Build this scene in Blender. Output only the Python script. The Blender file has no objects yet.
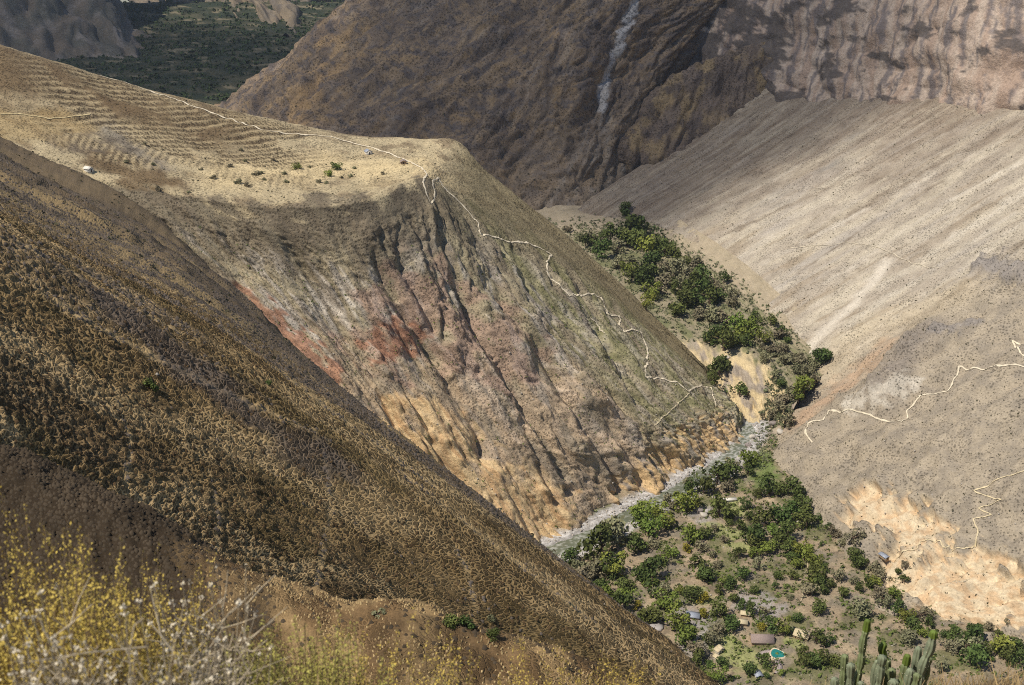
import bpy, math, random
import numpy as np
from mathutils import Vector

# ------------------------------------------------------------------ camera, world, sun, exposure
scene = bpy.context.scene
FOC, CX, CY, PITCH = 1100.0, 512.0, 342.5, math.radians(22.0)
cam_data = bpy.data.cameras.new('camera')
cam_data.sensor_width = 36.0
cam_data.lens = FOC / 1024.0 * 36.0
cam_data.clip_start = 0.1
cam_data.clip_end = 20000.0
cam_data.dof.use_dof = True
cam_data.dof.focus_distance = 400.0
cam_data.dof.aperture_fstop = 3.4
cam = bpy.data.objects.new('camera', cam_data)
cam.rotation_euler = (math.pi / 2 - PITCH, 0, 0)
scene.collection.objects.link(cam)
scene.camera = cam

TO_SUN = Vector((-0.49, -0.25, 0.84)).normalized()
world = bpy.data.worlds.new('World')
scene.world = world
world.use_nodes = True
wn = world.node_tree.nodes
sky = wn.new('ShaderNodeTexSky')
sky.sky_type = 'NISHITA'
sky.sun_disc = False
sky.sun_elevation = math.asin(TO_SUN.z)
sky.sun_rotation = math.atan2(TO_SUN.x, TO_SUN.y)
sky.altitude = 2200.0
world.node_tree.links.new(sky.outputs[0], wn['Background'].inputs[0])
wn['Background'].inputs[1].default_value = 0.12
sun_data = bpy.data.lights.new('sun', 'SUN')
sun_data.energy = 4.6
sun_data.angle = math.radians(0.55)
sun_data.color = (1.0, 0.945, 0.86)
sun = bpy.data.objects.new('sun', sun_data)
sun.rotation_euler = TO_SUN.to_track_quat('Z', 'Y').to_euler()
scene.collection.objects.link(sun)
scene.view_settings.view_transform = 'Standard'
scene.view_settings.look = 'None'
scene.view_settings.exposure = 0.0
scene.view_settings.gamma = 1.0
scene.cycles.max_bounces = 5
scene.cycles.diffuse_bounces = 2
scene.cycles.use_denoising = False
scene.cycles.filter_width = 1.05
scene.cycles.transparent_max_bounces = 8

rng = np.random.default_rng(7)
random.seed(7)
C = scene.collection

# ------------------------------------------------------------------ helpers: survey points
cp, sp = math.cos(PITCH), math.sin(PITCH)
def ray(px, py):
    a, b = (px - CX) / FOC, (CY - py) / FOC
    return np.array([a, cp + b * sp, -sp + b * cp])
def at(px, py, v):
    """a surveyed point: v > 0 is its distance north in metres, v < 0 its height"""
    d = ray(px, py)
    return d * (v / d[1] if v > 0 else v / d[2])
def project(P):
    D = P[..., 1] * cp - P[..., 2] * sp
    U = P[..., 1] * sp + P[..., 2] * cp
    D = np.maximum(D, 1e-3)
    return CX + FOC * P[..., 0] / D, CY - FOC * U / D, D

# ------------------------------------------------------------------ helpers: noise
_perm = rng.permutation(256).astype(np.int64)
_perm = np.concatenate([_perm, _perm, _perm])
_g2 = np.array([[math.cos(t), math.sin(t)] for t in np.arange(16) * math.pi / 8])
def perlin(x, y, seed=0):
    x = np.asarray(x, float); y = np.asarray(y, float)
    xi, yi = np.floor(x).astype(np.int64), np.floor(y).astype(np.int64)
    xf, yf = x - xi, y - yi
    u, v = xf ** 3 * (xf * (xf * 6 - 15) + 10), yf ** 3 * (yf * (yf * 6 - 15) + 10)
    def g(ix, iy, fx, fy):
        h = _perm[(_perm[(ix + seed * 37) & 255] + iy) & 255] & 15
        return _g2[h, 0] * fx + _g2[h, 1] * fy
    a = g(xi, yi, xf, yf); b = g(xi + 1, yi, xf - 1, yf)
    c = g(xi, yi + 1, xf, yf - 1); d = g(xi + 1, yi + 1, xf - 1, yf - 1)
    return (a + u * (b - a)) * (1 - v) + (c + u * (d - c)) * v      # about -0.7 .. 0.7
def fbm(x, y, o=4, seed=0, gain=0.5):
    s = 0; amp = 1.0
    for k in range(o):
        s = s + amp * perlin(x * 2 ** k + 17.3 * k, y * 2 ** k - 9.1 * k, seed + k); amp *= gain
    return s
def ridged(x, y, o=3, seed=0, gain=0.5):
    s = 0; amp = 1.0
    for k in range(o):
        s = s + amp * (1 - np.minimum(1, 2.2 * np.abs(perlin(x * 2 ** k + 5.7 * k, y * 2 ** k + 3.3 * k, seed + k)))); amp *= gain
    return s                                                             # 0 .. ~1.75
def vee(x, y, seed):
    """rounded ribs parted by sharp V-shaped furrows, 0 in the furrow, about 1 on the rib"""
    return np.minimum(1.3, 2.6 * np.abs(perlin(x, y, seed)))
def sstep(a, b, x):
    t = np.clip((x - a) / (b - a), 0, 1)
    return t * t * (3 - 2 * t)
def mix(a, b, m):
    a = np.asarray(a, float); b = np.asarray(b, float)
    return a + (b - a) * np.asarray(m)[..., None]
def srgb(r, g, b):
    c = np.array([r, g, b]) / 255.0
    return np.where(c < 0.04045, c / 12.92, ((c + 0.055) / 1.055) ** 2.4)

# ------------------------------------------------------------------ helpers: materials
def nd(nt, t, **kw):
    n = nt.nodes.new(t)
    for k, v in kw.items():
        setattr(n, k, v)
    return n
def ground_material(name, fine=0.8, bump=0.5, amount=0.5, rough=0.95, shrubs=None, net=None):
    """vertex albedo broken up by noise and roughened by a bump; shrubs=(spacing m, cover, tone): dots of low plants too
    small to model; net=(spacing m, tone): packed dark tussocks with pale ground showing in the lines between them"""
    m = bpy.data.materials.new(name); m.use_nodes = True
    nt = m.node_tree; bs = nt.nodes['Principled BSDF']; L = nt.links.new
    bs.inputs['Roughness'].default_value = rough
    bs.inputs['Specular IOR Level'].default_value = 0.1
    at_ = nd(nt, 'ShaderNodeVertexColor', layer_name='albedo')
    tc = nd(nt, 'ShaderNodeTexCoord')
    def noise(scale, detail, r=0.6, vec=None):
        n = nd(nt, 'ShaderNodeTexNoise'); n.inputs['Scale'].default_value = scale; n.inputs['Detail'].default_value = detail; n.inputs['Roughness'].default_value = r
        L(vec or tc.outputs['Object'], n.inputs['Vector']); return n.outputs['Fac']
    def span(v, a, b, c, d, smooth=False):
        r = nd(nt, 'ShaderNodeMapRange'); r.interpolation_type = 'SMOOTHSTEP' if smooth else 'LINEAR'
        for k, q in enumerate((a, b, c, d)):
            r.inputs[k + 1].default_value = q
        L(v, r.inputs[0]); return r.outputs[0]
    def calc(op, a, b):
        n = nd(nt, 'ShaderNodeMath', operation=op)
        for k, q in enumerate((a, b)):
            if isinstance(q, (int, float)):
                n.inputs[k].default_value = q
            else:
                L(q, n.inputs[k])
        return n.outputs[0]
    f1 = noise(1.0 / fine, 6, 0.72); f2 = noise(0.13 / fine, 4)
    fac = calc('MULTIPLY', span(f1, 0.3, 0.7, 1 - amount, 1 + amount), span(f2, 0.3, 0.7, 1 - amount * 0.4, 1 + amount * 0.4))
    height = f1
    if shrubs:
        sp_, cover, tone = shrubs
        vo = nd(nt, 'ShaderNodeTexVoronoi'); vo.inputs['Scale'].default_value = 1.0 / sp_; L(tc.outputs['Object'], vo.inputs['Vector'])
        lim = calc('ADD', span(noise(0.09 / sp_, 3), 0.35, 0.65, cover - 0.16, cover + 0.10), span(at_.outputs['Alpha'], 0, 1, -0.35, 0.0))
        dot = span(calc('SUBTRACT', lim, vo.outputs['Distance']), -0.03, 0.06, 1.0, tone, True)
        fac = calc('MULTIPLY', fac, dot)
        height = calc('ADD', calc('MULTIPLY', f1, 0.6), calc('MULTIPLY', dot, -0.4))
    if net:
        sp_, tone = net
        sv = nd(nt, 'ShaderNodeAttribute', attribute_name='survey'); am = nd(nt, 'ShaderNodeAttribute', attribute_name='net')
        wn_ = nd(nt, 'ShaderNodeTexNoise'); wn_.inputs['Scale'].default_value = 0.42 / sp_; wn_.inputs['Detail'].default_value = 4; L(sv.outputs['Vector'], wn_.inputs['Vector'])
        ws = nd(nt, 'ShaderNodeVectorMath', operation='SCALE'); ws.inputs['Scale'].default_value = 2.2 * sp_; L(wn_.outputs['Color'], ws.inputs[0])
        ad = nd(nt, 'ShaderNodeVectorMath', operation='ADD'); L(sv.outputs['Vector'], ad.inputs[0]); L(ws.outputs[0], ad.inputs[1])
        sc_ = nd(nt, 'ShaderNodeVectorMath', operation='MULTIPLY'); sc_.inputs[1].default_value = (0.8 / sp_, 1.15 / sp_, 0); L(ad.outputs[0], sc_.inputs[0])
        vo = nd(nt, 'ShaderNodeTexVoronoi', feature='DISTANCE_TO_EDGE', voronoi_dimensions='2D'); vo.inputs['Scale'].default_value = 1.0; L(sc_.outputs[0], vo.inputs['Vector'])
        wid = span(noise(0.16 / sp_, 4, 0.7), 0.35, 0.65, 0.0, 0.20)
        cell = span(calc('SUBTRACT', vo.outputs['Distance'], wid), -0.06, 0.13, 0.0, 1.0, True)
        cell = calc('MULTIPLY', cell, am.outputs['Fac'])
        fac = calc('MULTIPLY', fac, span(cell, 0, 1, 1.0, tone))
        height = calc('ADD', calc('MULTIPLY', f1, 0.5), calc('MULTIPLY', cell, 1.1 * sp_ / fine))
    vm = nd(nt, 'ShaderNodeVectorMath', operation='SCALE')
    L(at_.outputs['Color'], vm.inputs[0]); L(fac, vm.inputs['Scale'])
    L(vm.outputs[0], bs.inputs['Base Color'])
    if bump:
        bp = nd(nt, 'ShaderNodeBump'); bp.inputs['Strength'].default_value = bump; bp.inputs['Distance'].default_value = fine
        L(height, bp.inputs['Height']); L(bp.outputs[0], bs.inputs['Normal'])
    return m
def plain_material(name, col, rough=0.85, var=0.25, scale=1.0, spec=0.2, rand=0.0, trans=0.0):
    m = bpy.data.materials.new(name); m.use_nodes = True
    nt = m.node_tree; bs = nt.nodes['Principled BSDF']
    bs.inputs['Roughness'].default_value = rough; bs.inputs['Specular IOR Level'].default_value = spec
    tc = nd(nt, 'ShaderNodeTexCoord'); n1 = nd(nt, 'ShaderNodeTexNoise')
    n1.inputs['Scale'].default_value = scale; n1.inputs['Detail'].default_value = 3
    nt.links.new(tc.outputs['Object'], n1.inputs['Vector'])
    r1 = nd(nt, 'ShaderNodeMapRange'); r1.inputs[1].default_value = 0.3; r1.inputs[2].default_value = 0.7
    r1.inputs[3].default_value = 1 - var; r1.inputs[4].default_value = 1 + var
    nt.links.new(n1.outputs['Fac'], r1.inputs[0])
    vm = nd(nt, 'ShaderNodeVectorMath', operation='SCALE'); vm.inputs[0].default_value = tuple(col)
    nt.links.new(r1.outputs[0], vm.inputs['Scale']); out = vm.outputs[0]
    if rand:
        oi = nd(nt, 'ShaderNodeObjectInfo'); hs = nd(nt, 'ShaderNodeHueSaturation')
        a = nd(nt, 'ShaderNodeMapRange'); a.inputs[3].default_value = 0.5 - 0.05 * rand; a.inputs[4].default_value = 0.5 + 0.045 * rand
        b = nd(nt, 'ShaderNodeMapRange'); b.inputs[3].default_value = 1 - 0.4 * rand; b.inputs[4].default_value = 1 + 0.4 * rand
        wh = nd(nt, 'ShaderNodeTexWhiteNoise', noise_dimensions='1D'); nt.links.new(oi.outputs['Random'], wh.inputs['W'])
        nt.links.new(oi.outputs['Random'], a.inputs[0]); nt.links.new(wh.outputs['Value'], b.inputs[0])
        nt.links.new(a.outputs[0], hs.inputs['Hue']); nt.links.new(b.outputs[0], hs.inputs['Value'])
        nt.links.new(out, hs.inputs['Color']); out = hs.outputs[0]
    nt.links.new(out, bs.inputs['Base Color'])
    return m

# ------------------------------------------------------------------ helpers: meshes
def raw_mesh(name, V, F, mat, smooth=False, cols=None):
    """V (n,3), F (m,k) with equal k; cols optional per-vertex albedo"""
    V = np.ascontiguousarray(V, np.float32); F = np.ascontiguousarray(F, np.int32)
    me = bpy.data.meshes.new(name)
    me.vertices.add(len(V)); me.vertices.foreach_set('co', V.ravel())
    k = F.shape[1]
    me.loops.add(F.size); me.loops.foreach_set('vertex_index', F.ravel())
    me.polygons.add(len(F)); me.polygons.foreach_set('loop_start', np.arange(len(F), dtype=np.int32) * k)
    if smooth:
        me.polygons.foreach_set('use_smooth', np.ones(len(F), bool))
    if cols is not None:
        ca = me.color_attributes.new('albedo', 'FLOAT_COLOR', 'POINT')
        ca.data.foreach_set('color', np.clip(cols if cols.shape[1] == 4 else np.concatenate([cols, np.ones((len(V), 1))], 1), 0, 1).astype(np.float32).ravel())
    me.update(calc_edges=True)
    me.materials.append(mat)
    return me
def link(name, data, parent=None):
    o = bpy.data.objects.new(name, data); C.objects.link(o)
    if parent is not None:
        o.parent = parent
    return o
def tag(o, label=None, cat=None, group=None, kind=None):
    for k, v in (('label', label), ('category', cat), ('group', group), ('kind', kind)):
        if v:
            o[k] = v
    return o

def basis(n, m, t=None):
    """Catmull-Rom weights: m samples over n control points"""
    t = np.linspace(0, n - 1, m) if t is None else t
    i = np.minimum(t.astype(int), n - 2); f = t - i
    W = np.zeros((m, n))
    w = [-0.5 * f ** 3 + f ** 2 - 0.5 * f, 1.5 * f ** 3 - 2.5 * f ** 2 + 1, -1.5 * f ** 3 + 2 * f ** 2 + 0.5 * f, 0.5 * f ** 3 - 0.5 * f ** 2]
    r = np.arange(m)
    for k in range(4):
        j = i + k - 1
        lo, hi = j < 0, j > n - 1
        ok = ~(lo | hi)
        W[r[ok], j[ok]] += w[k][ok]
        W[r[lo], 0] += 2 * w[k][lo]; W[r[lo], 1] -= w[k][lo]
        W[r[hi], n - 1] += 2 * w[k][hi]; W[r[hi], n - 2] -= w[k][hi]
    return W

class Land:
    """a landform: a smooth sheet through surveyed points, rows run downhill, columns along the hill"""
    def __init__(s, cols, nv, nu, kv=None, ku=None):
        Cn = np.array([[q if len(q) == 3 and isinstance(q, np.ndarray) else at(*q) for q in c] for c in cols])   # (nc, nr, 3)
        def spread_(n, m, k):      # k: (parameter, share of the samples below it) pairs
            if k is None:
                return np.linspace(0, n - 1, m)
            return np.interp(np.linspace(0, 1, m), [0] + [q[1] for q in k] + [1], [0] + [q[0] for q in k] + [n - 1])
        su, sv_ = spread_(Cn.shape[0], nu, ku), spread_(Cn.shape[1], nv, kv)
        Wu, Wv = basis(Cn.shape[0], nu, su), basis(Cn.shape[1], nv, sv_)
        s.P = np.einsum('vr,uc,crk->vuk', Wv, Wu, Cn)
        s.nv, s.nu = nv, nu
        du = np.linalg.norm(np.diff(s.P, axis=1), axis=2).mean(0); dv = np.linalg.norm(np.diff(s.P, axis=0), axis=2).mean(1)
        u, v = np.concatenate([[0], np.cumsum(du)]), np.concatenate([[0], np.cumsum(dv)])
        s.U, s.V = np.meshgrid(u, v)
        s.tu, s.tv = np.meshgrid(su, sv_)
        s.refresh()
        s.N0 = s.N.copy()          # the smooth landform's own normals: relief is raised along these so it never folds
    def refresh(s):
        a, b = np.gradient(s.P, axis=1), np.gradient(s.P, axis=0)
        n = np.cross(a, b); n /= np.maximum(np.linalg.norm(n, axis=2, keepdims=True), 1e-9)
        flip = np.sign(n[..., 2:].mean() or 1)
        s.N = n * flip
        s.flip = flip
        s.px, s.py, s.D = project(s.P)
        s.front = (s.N * s.P).sum(2) < 0
    def push(s, h, along=None):
        s.P = s.P + (getattr(s, 'N0', s.N) if along is None else np.asarray(along)) * h[..., None]
        s.refresh()
    def hit(s, px, py):
        """grid index of the visible surface point seen towards (px, py)"""
        d = np.hypot(s.px - px, s.py - py)
        near = d < max(2.5, d.min() + 1.0)
        k = np.where(near, s.D, 1e9).argmin()
        return np.unravel_index(k, d.shape)
    def pt(s, px, py):
        return s.P[s.hit(px, py)]
    def line_distance(s, pts):
        """metres from every vertex to a surveyed polyline lying on the surface"""
        Q = [s.pt(*q) for q in pts]
        best = np.full(s.P.shape[:2], 1e9)
        if len(Q) == 1:
            return np.linalg.norm(s.P - Q[0], axis=2)
        for a, b in zip(Q[:-1], Q[1:]):
            ab = b - a
            t = np.clip(((s.P - a) @ ab) / max(ab @ ab, 1e-6), 0, 1)
            best = np.minimum(best, np.linalg.norm(s.P - a - t[..., None] * ab, axis=2))
        return best
    def stroke(s, pts, r, soft=0.5, rough=0.0, scale=0.0, seed=3):
        d = s.line_distance(pts)
        if rough:
            d = d + rough * r * fbm(s.U / scale, s.V / scale, 4, seed) * 2
        return 1 - sstep(r * (1 - soft), r * (1 + soft), d)
    def sample(s, i, j):
        i = np.clip(i, 0, s.nv - 1.001); j = np.clip(j, 0, s.nu - 1.001)
        i0, j0 = np.floor(i).astype(int), np.floor(j).astype(int); fi, fj = (i - i0)[..., None], (j - j0)[..., None]
        P = s.P
        return (P[i0, j0] * (1 - fi) * (1 - fj) + P[i0 + 1, j0] * fi * (1 - fj) + P[i0, j0 + 1] * (1 - fi) * fj + P[i0 + 1, j0 + 1] * fi * fj)
    def build(s, name, mat, col, label=None, net=None):
        idx = np.arange(s.nv * s.nu).reshape(s.nv, s.nu)
        a, b, c, d = idx[:-1, :-1], idx[:-1, 1:], idx[1:, 1:], idx[1:, :-1]
        F = np.stack([a, b, c, d] if s.flip > 0 else [a, d, c, b], -1).reshape(-1, 4)
        me = raw_mesh(name, s.P.reshape(-1, 3), F, mat, True, col.reshape(-1, col.shape[-1]))
        if net is not None:
            a_ = me.attributes.new('net', 'FLOAT', 'POINT'); a_.data.foreach_set('value', np.ascontiguousarray(net, np.float32).ravel())
            a_ = me.attributes.new('survey', 'FLOAT_VECTOR', 'POINT'); a_.data.foreach_set('vector', np.stack([s.U, s.V, 0 * s.U], -1).astype(np.float32).ravel())
        o = link(name, me); tag(o, kind='structure', label=label)
        s.obj = o
        return o
def down(q, x, y, z):
    """a buried or hidden point offset from a surveyed one"""
    return at(*q) + np.array([x, y, z])

def domes(name, L, su, sv, u0, u1, v0, v1, r, h, dens, mat, label, warp=0.0, seed=1, stretch=1.25):
    """low rounded tussocks packed in uneven rows with bare lines left between them"""
    r_ = np.random.default_rng(seed)
    gu, gv = np.meshgrid(np.arange(u0, u1, su), np.arange(v0, v1, sv))
    gu = gu + (np.arange(gu.shape[0]) % 2)[:, None] * su * 0.5
    gu = (gu + r_.normal(size=gu.shape) * su * 0.2).ravel(); gv = (gv + r_.normal(size=gv.shape) * sv * 0.2).ravel()
    if warp:
        gu, gv = gu + warp * fbm(gu / 9, gv / 9, 3, seed), gv + warp * fbm(gu / 9 + 31, gv / 9, 3, seed + 5)
    i, j = np.interp(gv, L.V[:, 0], np.arange(L.nv)), np.interp(gu, L.U[0], np.arange(L.nu))
    ii, jj = np.clip(i.round().astype(int), 0, L.nv - 1), np.clip(j.round().astype(int), 0, L.nu - 1)
    keep = (r_.random(len(gu)) < dens[ii, jj]) & L.front[ii, jj] & (L.px[ii, jj] > -70) & (L.px[ii, jj] < 1090) & (L.py[ii, jj] < 760) & (L.py[ii, jj] > -70)
    i, j, ii, jj = i[keep], j[keep], ii[keep], jj[keep]
    P, N = L.sample(i, j), L.N[ii, jj]
    A = L.P[ii, np.minimum(jj + 1, L.nu - 1)] - L.P[ii, np.maximum(jj - 1, 0)]; A /= np.linalg.norm(A, axis=1)[:, None] + 1e-9
    B = np.cross(N, A); n = len(P)
    Z = 0.55 * N + 0.45 * np.array([0, 0, 1.0])
    sz = (0.7 + 0.6 * r_.random((n, 1)))
    ring = []
    for q in range(5):
        w = 2 * math.pi * (q + r_.random((n, 1)) * 0.5) / 5
        ring.append(P + sz * r * (0.75 + 0.5 * r_.random((n, 1))) * (stretch * np.cos(w) * A + np.sin(w) * B) - 0.08 * Z)
    top_ = P + sz * h * Z * (0.7 + 0.6 * r_.random((n, 1))) + 0.2 * r * r_.normal(size=(n, 3))
    V = np.stack(ring + [top_], 1).reshape(-1, 3)
    tri = np.array([[q, (q + 1) % 5, 5] for q in range(5)])
    F = (tri[None] + 6 * np.arange(n)[:, None, None]).reshape(-1, 3)
    tag(link(name, raw_mesh(name, V, F, mat)), label, 'tussock grass', None, 'stuff')
#@@TERRAIN
# ------------------------------------------------------------------ near hillside of tussock grass
hc = [
    [(-420, 260, 95), (-250, 420, 110), (-60, 545, 128), (150, 680, 140), (330, 790, 150)],
    [(-420, 130, 150), (-250, 260, 160), (0, 420, 175), (220, 560, 185), (420, 700, 190)],
    [(-420, 40, 195), (-250, 150, 205), (0, 320, 218), (270, 490, 225), (560, 690, 226)],
    [(-420, 0, 235), (-250, 90, 245), (0, 240, 258), (300, 425, 262), (690, 690, 250)],
    [(-420, -25, 290), (-250, 60, 295), (0, 205, 305), (260, 350, 305), (598, 600, 290)],
    [(-400, -40, 370), (-250, 45, 370), (0, 183, 375), (220, 300, 375), (505, 522, 350)],
    [(-380, -50, 470), (-220, 35, 470), (0, 165, 470), (190, 268, 465), (420, 460, 430)],
    [(-350, -55, 600), (-200, 25, 600), (0, 150, 600), (160, 235, 590), (340, 400, 540)],
    [(-320, -60, 780), (-180, 25, 780), (0, 140, 780), (130, 205, 770), (268, 340, 690)],
    [(-300, -40, 960), (-170, 40, 960), (0, 160, 960), (110, 225, 950), (220, 340, 850)],
]
for c in hc:
    last = at(*c[-1]); s_ = last[1] / 250.0
    c.append(last + np.array([22 * s_, 8, -26 * s_])); c.append(last + np.array([75 * s_, 20, -110 * s_]))
hill = Land(hc, 390, 570, [(1.0, 0.06), (4.3, 0.94)], [(0.3, 0.03), (4.2, 0.80)])
U, V = hill.U, hill.V
Y = hill.P[..., 1]; sc = 0.65 + 0.35 * Y / 220
wu, wv = U + 5 * fbm(U / 30, V / 30, 3, 5), V + 5 * fbm(U / 30, V / 30, 3, 11)
gul = fbm(wu / 46, wv / 220, 3, 21)
rib = ridged(wu / 40, wv / 260, 2, 31)
big = 4.0 * gul - 3.0 * sstep(0.9, 1.4, rib) * sstep(290, 420, Y) * 2
hill.push(big * sstep(60, 200, Y) * np.clip(Y / 260, 0.4, 2.2))
tus_mask = np.clip(1.15 - sstep(270, 400, Y + 40 * fbm(U / 50, V / 50, 3, 8)) , 0.0, 1)
sparse = 0.35 + 0.65 * sstep(-0.3, 0.15, fbm(wu / 18, wv / 30, 3, 51))
tn = perlin(wu / 1.9 + 0.8 * perlin(wu / 4, wv / 4, 41), wv / 1.5 + 0.8 * perlin(wu / 4, wv / 4, 43), 45)
hill.push(0.75 * np.clip(0.5 + 1.6 * tn, 0, 1) * tus_mask + 1.1 * (1 - tus_mask) * fbm(U / 5, V / 5, 3, 53))
ground = mix(srgb(178, 151, 108), srgb(145, 120, 81), sstep(-0.35, 0.3, fbm(wu / 25, wv / 60, 4, 61)))
ground = mix(ground, srgb(122, 102, 66), 0.8 * sstep(0.12, 0.34, fbm(wu / 22 + 7, wv / 34, 3, 62)))
upper = mix(srgb(104, 90, 74), srgb(136, 118, 90), sstep(-0.1, 0.4, fbm(U / 12, V / 60, 4, 63)))
upper = mix(upper, srgb(88, 80, 72), sstep(0.0, 0.5, fbm(U / 6, V / 6, 3, 65)))
ribs_ = sstep(0.12, 0.3, fbm(wu / 20, wv / 500, 2, 66))
upper = mix(upper, srgb(164, 140, 100), ribs_ * 0.7)
col = mix(upper, ground, tus_mask)
strips = sstep(0.0, 0.4, fbm(wu / 26, wv / 160, 4, 67)) * sstep(225, 280, Y) * (1 - sstep(330, 420, Y))
col = mix(col, srgb(116, 102, 88), strips * 0.6)
low_dark = sstep(0.0, 0.3, fbm(wu / 45, wv / 60, 3, 68)) * (1 - sstep(170, 230, Y))
col = mix(col, srgb(110, 90, 66), low_dark * 0.7)
for k, (pp, wd_) in enumerate((([(313, 425), (330, 470), (333, 510), (322, 560), (316, 590)], 0.8), ([(0, 207), (60, 232), (130, 262), (250, 347), (330, 408), (430, 482)], 1.6), ([(20, 240), (100, 285), (180, 330)], 1.3),
                               ([(60, 300), (150, 352), (250, 402), (330, 440)], 1.2), ([(455, 545), (470, 575), (478, 610)], 0.7), ([(120, 400), (132, 440), (128, 480)], 0.6), ([(210, 470), (222, 520), (215, 560)], 0.6), ([(400, 470), (500, 545), (600, 625)], 1.2))):
    tr_ = hill.stroke(pp, wd_, 0.6, 0.5, 6, 360 + k)
    col = mix(col, srgb(176, 150, 108), tr_ * 0.7); tus_mask = tus_mask * (1 - 0.8 * tr_)
grey_band = hill.stroke([(110, 300), (170, 345), (240, 400), (330, 462)], 7, 0.6, 0.8, 14, 370)
col = mix(col, srgb(98, 88, 82), grey_band * 0.7)
col = mix(col, srgb(106, 92, 74), 0.7 * sstep(430, 560, Y))
hill.build('tussock_hillside', ground_material('tussock', 0.45, 0.55, 0.3, net=(1.3, 0.27)), col, net=np.clip(tus_mask * (0.62 + 0.38 * sparse) * (1 - 0.35 * strips), 0, 1))
TUSS = plain_material('tussock_leaf', srgb(84, 66, 44), 0.95, 0.45, 0.05)
TUSS2 = plain_material('grey_tussock_leaf', srgb(94, 84, 74), 0.95, 0.4, 0.05)
dn = np.clip((0.15 + 0.85 * sstep(-0.4, 0.05, fbm(wu / 9, wv / 13, 4, 55, 0.6))) * tus_mask * (1 - 0.8 * sstep(0.88, 0.97, ridged(wu / 16, wv / 12, 1, 56))), 0, 0.96)
u1 = float(U[0, np.searchsorted(hill.tu[0], 4.6)]); v1 = float(V[np.searchsorted(hill.tv[:, 0], 4.6), 0])
domes('hillside_tussock', hill, 1.5, 1.2, 0, u1, 0, v1, 0.40, 0.34, 0.35 * dn * (1 - 0.6 * strips), TUSS, 'dark brown tussocks dotted over the near hillside', 3.5, 57)
domes('grey_tussock', hill, 1.3, 1.1, 0, float(U[0, -1]), 0, v1, 0.52, 0.5, np.clip(strips * 0.8 + 0.95 * (1 - tus_mask) * (0.7 + 0.8 * fbm(U / 12, V / 20, 4, 58)), 0, 0.85) * (Y < 620), TUSS2, 'grey shrubby tussocks in strips and over the upper hillside', 1.0, 59, 1.0)

# ------------------------------------------------------------------ nearest spur under the hillside
nc = []
for (x, y, d) in ((-300, 330, 130), (-120, 412, 125), (0, 452, 120), (85, 492, 115), (160, 530, 110), (240, 572, 104), (330, 602, 98), (420, 613, 94), (500, 640, 92), (570, 668, 90), (680, 720, 88), (800, 800, 86)):
    q = at(x, y, d)
    nc.append([q + np.array([8, 45, -55]), q + np.array([2, 12, -12]), q, q + np.array([1, -14, -5.5]), q + np.array([0, -38, -17]), q + np.array([-2, -62, -32])])
spur = Land(nc, 150, 300)
U, V = spur.U, spur.V
spur.push(1.2 * fbm(U / 14, V / 14, 4, 70))
spur.push(0.5 * fbm(U / 1.6, V / 1.6, 2, 77))
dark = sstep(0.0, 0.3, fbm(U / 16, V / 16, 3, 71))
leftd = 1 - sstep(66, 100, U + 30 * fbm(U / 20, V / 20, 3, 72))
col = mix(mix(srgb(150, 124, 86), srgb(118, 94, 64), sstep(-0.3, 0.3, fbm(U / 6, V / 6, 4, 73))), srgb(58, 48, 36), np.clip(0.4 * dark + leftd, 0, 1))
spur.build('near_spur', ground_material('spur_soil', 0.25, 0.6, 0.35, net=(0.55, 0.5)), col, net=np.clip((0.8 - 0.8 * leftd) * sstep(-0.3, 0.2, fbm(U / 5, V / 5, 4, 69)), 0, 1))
domes('spur_tussock', spur, 0.62, 0.55, 0, float(U[0, -1]), 0, float(V[-1, 0]), 0.27, 0.34, np.clip(0.06 + 0.2 * dark + 0.8 * leftd, 0, 0.95), plain_material('spur_leaf', srgb(72, 61, 47), 0.95, 0.4, 0.15), 'dark heathery tussocks over the near spur', 0.8, 74)

domes('spur_straw', spur, 0.5, 0.46, 0, float(U[0, -1]), 0.2 * float(V[-1, 0]), 0.75 * float(V[-1, 0]), 0.15, 0.24, np.clip((0.7 - 0.8 * leftd) * sstep(-0.25, 0.2, fbm(U / 4, V / 4, 4, 68)), 0, 0.9), plain_material('straw_leaf', srgb(166, 142, 100), 0.95, 0.4, 0.3), 'short straw tufts over the near spur', 0.8, 79, 0.8)

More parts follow.
